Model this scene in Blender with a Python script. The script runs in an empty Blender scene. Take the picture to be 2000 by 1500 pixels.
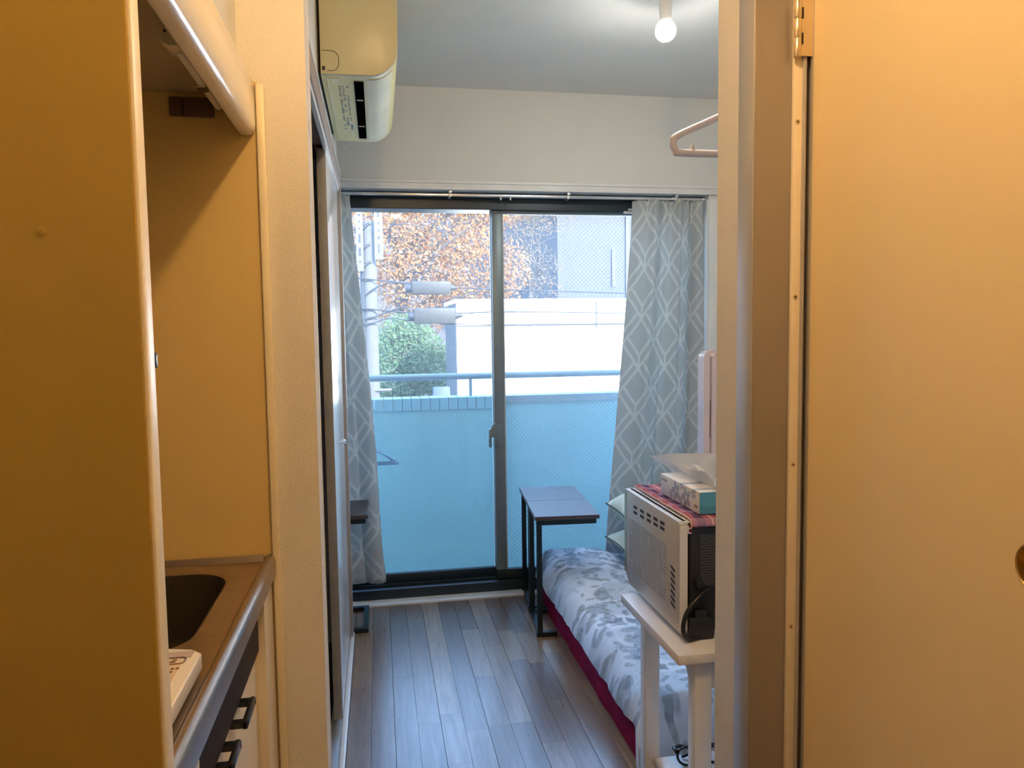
import bpy, bmesh, math, random
from mathutils import Vector, Matrix, noise
random.seed(7)
SC = bpy.context.scene
COL = SC.collection
PI = math.pi

# ------------------------------------------------------------------ camera
F = 1460.0
YAW, PITCH, ROLL = math.radians(10.135), math.radians(4.13), math.radians(0.788)
CAM = Vector((0, 0, 1.30))
_f = Vector((math.sin(YAW)*math.cos(PITCH), math.cos(YAW)*math.cos(PITCH), -math.sin(PITCH)))
_r = Vector((math.cos(YAW), -math.sin(YAW), 0))
_d = _f.cross(_r)
RIGHT = _r*math.cos(ROLL) + _d*math.sin(ROLL)
DOWN = -_r*math.sin(ROLL) + _d*math.cos(ROLL)
FWD = _f
cd = bpy.data.cameras.new('camera')
cd.sensor_width = 36.0
cd.lens = F/2000.0*36.0
cd.clip_start = 0.02
cd.clip_end = 500
cam = bpy.data.objects.new('camera', cd)
COL.objects.link(cam)
up = -DOWN
cam.matrix_world = Matrix(((RIGHT.x, up.x, -FWD.x, CAM.x), (RIGHT.y, up.y, -FWD.y, CAM.y),
                           (RIGHT.z, up.z, -FWD.z, CAM.z), (0, 0, 0, 1)))
SC.camera = cam

def ray(u, v): return RIGHT*((u-1000)/F) + DOWN*((v-750)/F) + FWD
def hx(u, v, x): d = ray(u, v); return CAM + d*(x/d.x)
def hy(u, v, y): d = ray(u, v); return CAM + d*(y/d.y)
def hz(u, v, z): d = ray(u, v); return CAM + d*((z-CAM.z)/d.z)

# ------------------------------------------------------------------ world, sun, exposure
W = bpy.data.worlds.new('world'); SC.world = W
W.use_nodes = True
wn = W.node_tree
sky = wn.nodes.new('ShaderNodeTexSky')
sky.sky_type = 'NISHITA'
sky.sun_disc = False
sky.sun_elevation = math.radians(33)
sky.sun_rotation = math.radians(152)
sky.air_density = 1.3
sky.dust_density = 1.0
sky.ozone_density = 3.5
wn.links.new(sky.outputs['Color'], wn.nodes['Background'].inputs['Color'])
wn.nodes['Background'].inputs['Strength'].default_value = 0.95
sd = bpy.data.lights.new('sun', 'SUN'); sd.energy = 5.0; sd.angle = math.radians(0.6); sd.color = (1.0, 0.93, 0.84)
sun = bpy.data.objects.new('sun', sd); COL.objects.link(sun)
_az = math.radians(152); _el = math.radians(33)
_sv = Vector((math.sin(_az)*math.cos(_el), math.cos(_az)*math.cos(_el), math.sin(_el)))
sun.rotation_euler = _sv.to_track_quat('Z', 'Y').to_euler()
sun.location = _sv*30
pd = bpy.data.lights.new('window_portal', 'AREA'); pd.shape = 'RECTANGLE'; pd.size = 2.1; pd.size_y = 1.9
pd.cycles.is_portal = True
po = bpy.data.objects.new('window_portal', pd); COL.objects.link(po)
po.location = (0.565, 3.735, 0.97); po.rotation_euler = (math.radians(-90), 0, 0)

SC.view_settings.view_transform = 'Standard'
SC.view_settings.look = 'None'
SC.view_settings.gamma = 1.0
SC.view_settings.use_curve_mapping = False
SC.view_settings.exposure = 1.75

ROOM_BULB = 140.0
HALL_BULB = 165.0
HALL_COL = (1.0, 0.62, 0.27, 1)
ROOM_COL = (1.0, 0.97, 0.90, 1)

# ------------------------------------------------------------------ materials
MATS = {}
class NT:
    def __init__(s, name):
        s.m = bpy.data.materials.new(name); s.m.use_nodes = True
        s.t = s.m.node_tree; s.t.nodes.clear()
        s.out = s.n('ShaderNodeOutputMaterial')
        MATS[name] = s.m
    def n(s, typ, **kw):
        nd = s.t.nodes.new(typ)
        for k, v in kw.items(): setattr(nd, k, v)
        return nd
    def l(s, a, b): s.t.links.new(a, b)
    def bsdf(s, color=(.8, .8, .8), rough=.5, metal=0., spec=.5, coat=0., trans=0.):
        b = s.n('ShaderNodeBsdfPrincipled')
        b.inputs['Base Color'].default_value = (*color[:3], 1)
        b.inputs['Roughness'].default_value = rough
        b.inputs['Metallic'].default_value = metal
        b.inputs['Specular IOR Level'].default_value = spec
        b.inputs['Coat Weight'].default_value = coat
        s.b = b
        s.l(b.outputs[0], s.out.inputs['Surface'])
        return b
    def math(s, op, a, b=None, c=None):
        m = s.n('ShaderNodeMath', operation=op)
        for i, v in enumerate((a, b, c)):
            if v is None: continue
            if isinstance(v, (int, float)): m.inputs[i].default_value = v
            else: s.l(v, m.inputs[i])
        return m.outputs[0]
    def mix(s, fac, a, b):
        m = s.n('ShaderNodeMix', data_type='RGBA')
        if isinstance(fac, (int, float)): m.inputs[0].default_value = fac
        else: s.l(fac, m.inputs[0])
        for i, v in ((6, a), (7, b)):
            if isinstance(v, tuple): m.inputs[i].default_value = (*v[:3], 1)
            else: s.l(v, m.inputs[i])
        return m.outputs[2]
    def coord(s, kind='Object', scale=(1, 1, 1)):
        c = s.n('ShaderNodeTexCoord'); mp = s.n('ShaderNodeMapping')
        mp.inputs['Scale'].default_value = scale
        s.l(c.outputs[kind], mp.inputs[0]); return mp.outputs[0]
    def noise(s, vec, scale, detail=3, rough=.5):
        n = s.n('ShaderNodeTexNoise'); n.inputs['Scale'].default_value = scale
        n.inputs['Detail'].default_value = detail; n.inputs['Roughness'].default_value = rough
        if vec: s.l(vec, n.inputs['Vector'])
        return n
    def ramp(s, fac, stops):
        r = s.n('ShaderNodeValToRGB'); s.l(fac, r.inputs[0])
        e = r.color_ramp.elements
        while len(e) < len(stops): e.new(.5)
        for i, (p, c) in enumerate(stops):
            e[i].position = p; e[i].color = (*c[:3], 1)
        return r.outputs[0]
    def bump(s, h, strength=.2, dist=.002):
        b = s.n('ShaderNodeBump'); b.inputs['Strength'].default_value = strength
        b.inputs['Distance'].default_value = dist
        s.l(h, b.inputs['Height']); s.l(b.outputs[0], s.b.inputs['Normal'])

def plain(name, color, rough=.5, metal=0., spec=.5, coat=0., var=.06, vs=6., bump=0., bs=200.):
    t = NT(name); t.bsdf(color, rough, metal, spec, coat)
    v = t.coord('Object')
    n = t.noise(v, vs, 4)
    lo = tuple(max(0, c*(1-var)) for c in color); hi = tuple(min(1, c*(1+var)) for c in color)
    t.l(t.ramp(n.outputs[0], [(.3, lo), (.7, hi)]), t.b.inputs['Base Color'])
    if bump:
        t.bump(t.noise(v, bs, 2).outputs[0], bump, .001)
    return t.m

def wallpaper(name, color, stretch=(1, 1, 2.2), strength=.55, scale=170):
    t = NT(name); t.bsdf(color, .85, spec=.25)
    v = t.coord('Object', stretch)
    n = t.noise(v, scale, 3, .6); n2 = t.noise(t.coord('Object'), 3, 3)
    c = t.ramp(n2.outputs[0], [(.3, tuple(x*.96 for x in color)), (.7, color)])
    c2 = t.mix(t.math('MULTIPLY', n.outputs[0], .10), c, (.35, .3, .25))
    t.l(c2, t.b.inputs['Base Color']); t.bump(n.outputs[0], strength, .0022)
    return t.m

wallpaper('wallpaper', (.84, .80, .74))
wallpaper('wallpaper_room', (.78, .79, .76), strength=.18, scale=120)
wallpaper('ceiling_paper', (.90, .90, .86), (1, 1, 1), .2, 90)
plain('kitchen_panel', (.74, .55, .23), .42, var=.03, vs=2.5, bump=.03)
plain('near_panel', (.40, .26, .040), .45, var=.03, vs=2.5, bump=.03)  # same ochre as kitchen_panel, its weaker light put into a darker colour
plain('panel_edge', (.90, .80, .58), .35, var=.03)
plain('cream', (.86, .76, .60), .35, var=.03)
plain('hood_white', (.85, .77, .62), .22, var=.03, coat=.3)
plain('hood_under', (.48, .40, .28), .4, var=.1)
plain('brown_plastic', (.12, .07, .05), .35)
plain('dark_band', (.035, .022, .016), .6, spec=.2, var=.15)
plain('black_plastic', (.012, .012, .014), .25, var=.1)
plain('black_matte', (.015, .016, .018), .6, var=.15)
plain('chrome', (.75, .75, .76), .2, 1.)
plain('alu', (.70, .72, .72), .32, .8)
plain('trim_white', (.82, .83, .82), .4)
plain('threshold_white', (.75, .78, .80), .35)
plain('door_edge', (.36, .37, .37), .5, var=.10, vs=14)
plain('far_jamb', (.38, .35, .33), .45, var=.08)
plain('void_black', (.003, .003, .004), 1., spec=0.)
plain('closet_casing', (.36, .29, .26), .45, var=.08)
plain('closet_face', (.84, .86, .88), .2, var=.03, coat=.3)
plain('closet_dark', (.10, .09, .09), .8)
plain('frame_metal', (.36, .32, .29), .38, .35, var=.04)
plain('frame_light', (.50, .47, .45), .35, .3, var=.04)
plain('bath_door', (.88, .70, .41), .40, var=.02, vs=1.5)
plain('hinge_metal', (.72, .60, .42), .3, .85)
plain('brass', (.55, .38, .14), .3, .9)
plain('window_black', (.016, .030, .042), .34, .2, var=.1)
plain('window_grey', (.20, .26, .29), .38, .3, var=.06)  # frame grey, lightened to include the glare haze over the stiles
plain('gasket', (.55, .60, .62), .5)
plain('table_frame', (.010, .022, .028), .35, .3, var=.1)
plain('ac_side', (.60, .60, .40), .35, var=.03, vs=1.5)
plain('ac_body', (.84, .76, .36), .45, var=.03)
plain('ac_flap', (.90, .86, .60), .6)
plain('stand_white', (.88, .87, .88), .35, var=.03)
plain('micro_body', (.60, .59, .57), .3, var=.03)
plain('micro_rear', (.02, .02, .022), .4)
plain('appliance_white', (.78, .74, .86), .22, var=.03, coat=.4)  # white plastic, lavender cast of the light put into the colour
plain('groove_grey', (.55, .48, .52), .4)
plain('hanger_pink', (.62, .52, .48), .35, var=.04)
plain('ih_white', (.86, .83, .78), .3, var=.02)
plain('ih_panel', (.80, .66, .52), .35, var=.02)
plain('ih_print', (.16, .07, .05), .5)
plain('wine_red', (.21, .002, .034), .85, spec=.12, var=.25, vs=20, bump=.15, bs=260)
plain('pillow', (.78, .80, .62), .85, var=.1, vs=8, bump=.1, bs=300)
plain('piping', (.10, .13, .12), .7)
plain('socket_white', (.85, .85, .82), .35)
plain('paint_white', (.78, .78, .76), .7, var=.04, vs=.4)
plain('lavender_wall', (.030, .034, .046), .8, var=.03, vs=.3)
plain('lavender_dark', (.019, .022, .031), .6)
plain('balcony_shade_blue', (.140, .305, .325), .75, var=.05, vs=2.5)  # pale wall paint with the blue sky-lit shade put into its colour
plain('tile_blue', (.135, .28, .32), .4, var=.06, vs=9)
plain('rail_blue', (.15, .20, .22), .4, .2)
plain('concrete', (0.220, 0.220, 0.215), .85, var=.08, vs=1.5)
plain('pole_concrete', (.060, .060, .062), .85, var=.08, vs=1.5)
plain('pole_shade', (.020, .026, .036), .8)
plain('sign_white', (.075, .075, .08), .5)
plain('sign_print', (.012, .012, .022), .6)
plain('cable_dark', (.02, .022, .03), .6)
plain('closure_grey', (.019, .018, .017), .6, var=.1, vs=8)
plain('hanger_blue', (.012, .055, .09), .4)
plain('bark', (.05, .042, .045), .9, var=.15)
plain('ground', (0.144, 0.144, 0.144), .9)
plain('hill', (.05, .046, .054), .9, var=.25, vs=1.2)
plain('blue_sheet', (.012, .030, .065), .6)
plain('tissue_end', (.08, .30, .42), .5)
plain('tissue_blue', (.10, .38, .55), .5)
plain('print_grey', (.40, .45, .44), .6)
plain('wool', (.30, .25, .27), .9)

def emission(name, col, st):
    t = NT(name); e = t.n('ShaderNodeEmission')
    e.inputs[0].default_value = col; e.inputs[1].default_value = st
    t.l(e.outputs[0], t.out.inputs['Surface']); return t.m
emission('room_bulb', ROOM_COL, ROOM_BULB)
emission('bulb_upper', ROOM_COL, 2.6)
emission('hall_bulb', HALL_COL, HALL_BULB)

plain('steel', (.40, .33, .28), .30, .9, var=.08, vs=9)
plain('sink_dark', (.060, .048, .036), .5, .5)  # stainless bowl, the dark surroundings it reflects put into the colour

def m_wood_floor():
    t = NT('floor_wood'); t.bsdf((.4, .33, .28), .3, spec=.5, coat=.15); t.b.inputs['Coat Roughness'].default_value = .2
    info = t.n('ShaderNodeObjectInfo')
    g = t.n('ShaderNodeNewGeometry'); mp = t.n('ShaderNodeMapping'); mp.inputs['Scale'].default_value = (26, 1.6, 26)
    t.l(g.outputs['Position'], mp.inputs[0])
    cx = t.n('ShaderNodeCombineXYZ'); r30 = t.math('MULTIPLY', info.outputs['Random'], 37.)
    t.l(r30, cx.inputs[1]); t.l(r30, cx.inputs[0])
    va = t.n('ShaderNodeVectorMath', operation='ADD'); t.l(mp.outputs[0], va.inputs[0]); t.l(cx.outputs[0], va.inputs[1])
    n = t.noise(va.outputs[0], 2.2, 5, .6); n.inputs['Distortion'].default_value = .6
    base = t.ramp(info.outputs['Random'], [(0, (.125, .072, .045)), (.35, (.175, .11, .074)), (.7, (.21, .138, .094)), (1, (.29, .20, .115))])
    dark = t.mix(.45, base, (.06, .035, .025))
    c = t.mix(t.ramp(n.outputs[0], [(.35, (0,)*3), (.62, (1,)*3)]), dark, base)
    t.l(c, t.b.inputs['Base Color'])
    t.l(t.ramp(n.outputs[0], [(.3, (.36,)*3), (.7, (.26,)*3)]), t.b.inputs['Roughness'])
    t.bump(n.outputs[0], .06, .001)
m_wood_floor()

def m_table_wood():
    t = NT('table_wood'); t.bsdf((.1, .08, .08), .38)
    n = t.noise(t.coord('Object', (40, 3, 40)), 4, 5, .6)
    t.l(t.ramp(n.outputs[0], [(.3, (.045, .040, .046)), (.7, (.09, .078, .085))]), t.b.inputs['Base Color'])
m_table_wood()

def m_curtain():
    t = NT('curtain_fabric'); b = t.bsdf((.5, .55, .55), .85, spec=.2)
    uv = t.n('ShaderNodeUVMap'); sp = t.n('ShaderNodeSeparateXYZ'); t.l(uv.outputs[0], sp.inputs[0])
    X = t.math('DIVIDE', sp.outputs[0], .180); Z = t.math('DIVIDE', sp.outputs[1], .245)
    a = t.math('FRACT', t.math('ADD', X, Z)); c = t.math('FRACT', t.math('SUBTRACT', X, Z))
    D = .25
    def near(v, w): return t.math('LESS_THAN', v, w)
    def edge(v): return t.math('MINIMUM', v, t.math('SUBTRACT', 1., v))
    w = .042
    l1 = near(t.math('MINIMUM', edge(a), edge(c)), w)
    l2 = t.math('MULTIPLY', near(t.math('ABSOLUTE', t.math('SUBTRACT', c, 1-D)), w), t.math('GREATER_THAN', a, D))
    l3 = t.math('MULTIPLY', near(t.math('ABSOLUTE', t.math('SUBTRACT', a, D)), w), t.math('LESS_THAN', c, 1-D))
    l4 = t.math('MULTIPLY', near(t.math('ABSOLUTE', t.math('SUBTRACT', t.math('ADD', a, c), 1.)), w*1.3),
                t.math('MULTIPLY', t.math('LESS_THAN', a, D), t.math('GREATER_THAN', c, 1-D)))
    ln = t.math('MINIMUM', t.math('ADD', t.math('ADD', l1, l2), t.math('ADD', l3, l4)), 1.)
    weave = t.noise(t.coord('UV', (60, 900, 1)), 3, 2)
    base = t.ramp(weave.outputs[0], [(.3, (.54, .58, .585)), (.7, (.63, .67, .67))])
    col = t.mix(ln, base, (.76, .78, .77))
    t.l(col, b.inputs['Base Color'])
    tr = t.n('ShaderNodeBsdfTranslucent'); t.l(col, tr.inputs[0])
    mx = t.n('ShaderNodeMixShader'); mx.inputs[0].default_value = .38
    t.l(b.outputs[0], mx.inputs[1]); t.l(tr.outputs[0], mx.inputs[2]); t.l(mx.outputs[0], t.out.inputs['Surface'])
m_curtain()

def m_duvet():
    t = NT('duvet_print'); b = t.bsdf((.8, .82, .85), .9, spec=.2)
    g = t.n('ShaderNodeNewGeometry')
    col = (.72, .80, .92)
    cur = None
    for k, (sc, ang0, sx, sy, tone, op) in enumerate(((7.5, 0., 2.0, 4.4, (.24, .31, .40), .9), (13., 1.3, 2.0, 4.6, (.16, .20, .27), .9),
                                                      (5., 2.2, 1.5, 2.4, (.36, .45, .56), .6), (19., .5, 2.1, 5., (.24, .28, .35), .85))):
        mp = t.n('ShaderNodeMapping'); mp.inputs['Location'].default_value = (k*3.7, k*1.9, 0)
        mp.inputs['Scale'].default_value = (1, 1, 0)
        t.l(g.outputs['Position'], mp.inputs[0])
        wob = t.noise(mp.outputs[0], 7, 2)
        wm = t.n('ShaderNodeVectorMath', operation='SCALE'); t.l(wob.outputs['Color'], wm.inputs[0]); wm.inputs['Scale'].default_value = .05
        ad = t.n('ShaderNodeVectorMath', operation='ADD'); t.l(mp.outputs[0], ad.inputs[0]); t.l(wm.outputs[0], ad.inputs[1])
        vo = t.n('ShaderNodeTexVoronoi', voronoi_dimensions='2D'); vo.inputs['Scale'].default_value = sc
        t.l(ad.outputs[0], vo.inputs['Vector'])
        su = t.n('ShaderNodeVectorMath', operation='SUBTRACT'); t.l(ad.outputs[0], su.inputs[0]); t.l(vo.outputs['Position'], su.inputs[1])
        sep = t.n('ShaderNodeSeparateColor'); t.l(vo.outputs['Color'], sep.inputs[0])
        ro = t.n('ShaderNodeVectorRotate', rotation_type='Z_AXIS'); t.l(su.outputs[0], ro.inputs['Vector'])
        t.l(t.math('ADD', t.math('MULTIPLY', sep.outputs[0], 2.6), ang0), ro.inputs['Angle'])
        sc2 = t.n('ShaderNodeVectorMath', operation='MULTIPLY'); t.l(ro.outputs[0], sc2.inputs[0]); sc2.inputs[1].default_value = (sc*sx, sc*sy, 0)
        ln = t.n('ShaderNodeVectorMath', operation='LENGTH'); t.l(sc2.outputs[0], ln.inputs[0])
        inside = t.ramp(ln.outputs['Value'], [(.80, (1,)*3), (.98, (0,)*3)])
        gate = t.math('GREATER_THAN', sep.outputs[1], .22)
        clus = t.ramp(t.noise(mp.outputs[0], 2.6, 2).outputs[0], [(.31, (0,)*3), (.41, (1,)*3)])
        vein = t.ramp(t.noise(ro.outputs[0], 60, 2).outputs[0], [(.3, (.45,)*3), (.7, (1,)*3)])
        f = t.math('MULTIPLY', t.math('MULTIPLY', inside, gate), t.math('MULTIPLY', t.math('MULTIPLY', clus, vein), op))
        cur = t.mix(f, cur if cur is not None else col, tone)
    t.l(cur, b.inputs['Base Color'])
    t.bump(t.noise(t.coord('Object'), 30, 3).outputs[0], .25, .004)
m_duvet()

def m_glass(name, veil, wire):
    t = NT(name)
    tr = t.n('ShaderNodeBsdfTransparent'); tr.inputs[0].default_value = (.93, .96, .97, 1)
    tl = t.n('ShaderNodeBsdfTranslucent'); tl.inputs[0].default_value = (.85, .9, .95, 1)
    gl = t.n('ShaderNodeBsdfGlossy'); gl.inputs['Roughness'].default_value = .03
    c = t.coord('Object'); sp = t.n('ShaderNodeSeparateXYZ'); t.l(c, sp.inputs[0])
    P = .021
    a = t.math('FRACT', t.math('DIVIDE', t.math('ADD', sp.outputs[0], sp.outputs[2]), P*1.0))
    d = t.math('FRACT', t.math('DIVIDE', t.math('SUBTRACT', sp.outputs[0], sp.outputs[2]), P*1.0))
    ln = t.math('MAXIMUM', t.math('LESS_THAN', a, .085), t.math('LESS_THAN', d, .085))
    wd = t.n('ShaderNodeBsdfDiffuse'); wd.inputs[0].default_value = (.45, .48, .52, 1)
    m1 = t.n('ShaderNodeMixShader'); m1.inputs[0].default_value = veil  # translucent share of the pane stands in for lens glare haze
    t.l(tr.outputs[0], m1.inputs[1]); t.l(tl.outputs[0], m1.inputs[2])
    m2 = t.n('ShaderNodeMixShader'); t.l(t.math('MULTIPLY', ln, wire), m2.inputs[0])
    t.l(m1.outputs[0], m2.inputs[1]); t.l(wd.outputs[0], m2.inputs[2])
    fr = t.n('ShaderNodeFresnel'); fr.inputs[0].default_value = 1.3
    m3 = t.n('ShaderNodeMixShader'); t.l(fr.outputs[0], m3.inputs[0]); t.l(m2.outputs[0], m3.inputs[1]); t.l(gl.outputs[0], m3.inputs[2])
    t.l(m3.outputs[0], t.out.inputs['Surface'])
m_glass('glass_left', .034, .14)
m_glass('glass_right', .055, .28)

def m_leaves(name, stops, trans=.45):
    t = NT(name); b = t.bsdf((.7, .5, .3), .7, spec=.2)
    g = t.n('ShaderNodeNewGeometry')
    c = t.ramp(g.outputs['Random Per Island'], stops)
    t.l(c, b.inputs['Base Color'])
    tr = t.n('ShaderNodeBsdfTranslucent'); t.l(c, tr.inputs[0])
    mx = t.n('ShaderNodeMixShader'); mx.inputs[0].default_value = trans
    t.l(b.outputs[0], mx.inputs[1]); t.l(tr.outputs[0], mx.inputs[2]); t.l(mx.outputs[0], t.out.inputs['Surface'])
m_leaves('leaves_orange', [(0, (.215, .085, .035)), (.35, (.26, .125, .05)), (.7, (.28, .175, .07)), (1, (.20, .145, .14))])
m_leaves('leaves_pale', [(0, (.10, .085, .08)), (.4, (.12, .11, .095)), (.7, (.24, .125, .06)), (1, (.16, .15, .08))])
m_leaves('leaves_green', [(0, (.065, .125, .07)), (.5, (.09, .155, .085)), (1, (.15, .185, .085))])

def m_cloth():
    t = NT('plaid_cloth'); b = t.bsdf((.5, .2, .2), .9, spec=.2)
    c = t.coord('Object'); sp = t.n('ShaderNodeSeparateXYZ'); t.l(c, sp.inputs[0])
    def stripes(o, per, w, off=0.): return t.math('LESS_THAN', t.math('FRACT', t.math('ADD', t.math('DIVIDE', o, per), off)), w)
    s1 = stripes(sp.outputs[0], .055, .42); s2 = stripes(sp.outputs[1], .07, .35); s3 = stripes(sp.outputs[0], .055, .07, .3)
    c1 = t.mix(t.math('MULTIPLY', s1, .88), (.42, .13, .16), (.07, .045, .12))
    c2 = t.mix(t.math('MULTIPLY', s2, .45), c1, (.55, .35, .50))
    c3 = t.mix(s3, c2, (.75, .55, .52))
    t.l(c3, b.inputs['Base Color'])
m_cloth()

def m_tissue_box():
    t = NT('tissue_print'); b = t.bsdf((.82, .80, .78), .5)
    c = t.coord('Object'); sp = t.n('ShaderNodeSeparateXYZ'); t.l(c, sp.inputs[0])
    def flower(cy, cz, R):
        y = t.math('SUBTRACT', sp.outputs[1], cy); z = t.math('SUBTRACT', sp.outputs[2], cz)
        r = t.math('SQRT', t.math('ADD', t.math('MULTIPLY', y, y), t.math('MULTIPLY', z, z)))
        th = t.math('ARCTAN2', z, y)
        pet = t.math('MULTIPLY', t.math('ADD', t.math('MULTIPLY', t.math('ABSOLUTE', t.math('COSINE', t.math('MULTIPLY', th, 2.5))), .6), .45), R)
        return t.math('MULTIPLY', t.math('LESS_THAN', r, pet), t.math('GREATER_THAN', r, R*.22))
    tot = None
    for cy, cz, R in ((.018, .028, .025), (-.046, .024, .027), (.050, .014, .012), (-.012, .010, .011), (-.090, .044, .015), (-.018, .050, .013)):
        f = flower(cy, cz, R); tot = f if tot is None else t.math('MAXIMUM', tot, f)
    t.l(t.mix(tot, (.80, .77, .74), (.36, .41, .49)), b.inputs['Base Color'])
m_tissue_box()
def m_tissue():
    t = NT('tissue_paper'); b = t.bsdf((.88, .86, .83), .9, spec=.1)
    tr = t.n('ShaderNodeBsdfTranslucent'); tr.inputs[0].default_value = (.88, .86, .83, 1)
    mx = t.n('ShaderNodeMixShader'); mx.inputs[0].default_value = .4
    t.l(b.outputs[0], mx.inputs[1]); t.l(tr.outputs[0], mx.inputs[2]); t.l(mx.outputs[0], t.out.inputs['Surface'])
m_tissue()

def m_print(name, base, ink, fu, fv, amount=.55):
    """rows of tiny unreadable print: axis y along the row, z across"""
    t = NT(name); b = t.bsdf(base, .4)
    c = t.coord('Object'); sp = t.n('ShaderNodeSeparateXYZ'); t.l(c, sp.inputs[0])
    row = t.math('MULTIPLY', sp.outputs[2], fv)
    inrow = t.math('LESS_THAN', t.math('FRACT', row), .55)
    cx = t.n('ShaderNodeCombineXYZ')
    t.l(t.math('MULTIPLY', sp.outputs[1], fu), cx.inputs[0]); t.l(t.math('FLOOR', row), cx.inputs[1])
    n = t.noise(cx.outputs[0], 1., 2)
    cx2 = t.n('ShaderNodeCombineXYZ'); t.l(t.math('MULTIPLY', sp.outputs[1], fu*.12), cx2.inputs[0]); t.l(t.math('FLOOR', t.math('MULTIPLY', row, .25)), cx2.inputs[1])
    n2 = t.noise(cx2.outputs[0], 1., 1)
    f = t.math('MULTIPLY', t.math('MULTIPLY', inrow, t.math('GREATER_THAN', n.outputs[0], .46)), t.math('GREATER_THAN', n2.outputs[0], .42))
    t.l(t.mix(t.math('MULTIPLY', f, amount), base, ink), b.inputs['Base Color'])
m_print('micro_label', (.55, .54, .53), (.25, .24, .24), 170., 120., .6)
m_print('ac_label', (.78, .77, .60), (.30, .36, .42), 90., 0.001, .0)

def m_mesh_rear():
    t = NT('perforated'); b = t.bsdf((.03, .03, .033), .4)
    c = t.coord('Object'); sp = t.n('ShaderNodeSeparateXYZ'); t.l(c, sp.inputs[0])
    P = .0065
    row = t.math('DIVIDE', sp.outputs[2], P)
    off = t.math('MULTIPLY', t.math('FLOORED_MODULO', t.math('FLOOR', row), 2.), .5)
    u = t.math('SUBTRACT', t.math('FRACT', t.math('ADD', t.math('DIVIDE', sp.outputs[0], P), off)), .5)
    v = t.math('SUBTRACT', t.math('FRACT', row), .5)
    r = t.math('SQRT', t.math('ADD', t.math('MULTIPLY', u, u), t.math('MULTIPLY', v, v)))
    t.l(t.mix(t.math('LESS_THAN', r, .32), (.085, .085, .085), (.004, .004, .005)), b.inputs['Base Color'])
m_mesh_rear()

# ------------------------------------------------------------------ mesh helpers
def wpos(o):
    p = Vector((0, 0, 0))
    while o is not None:
        p = p + o.location; o = o.parent
    return p

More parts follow.
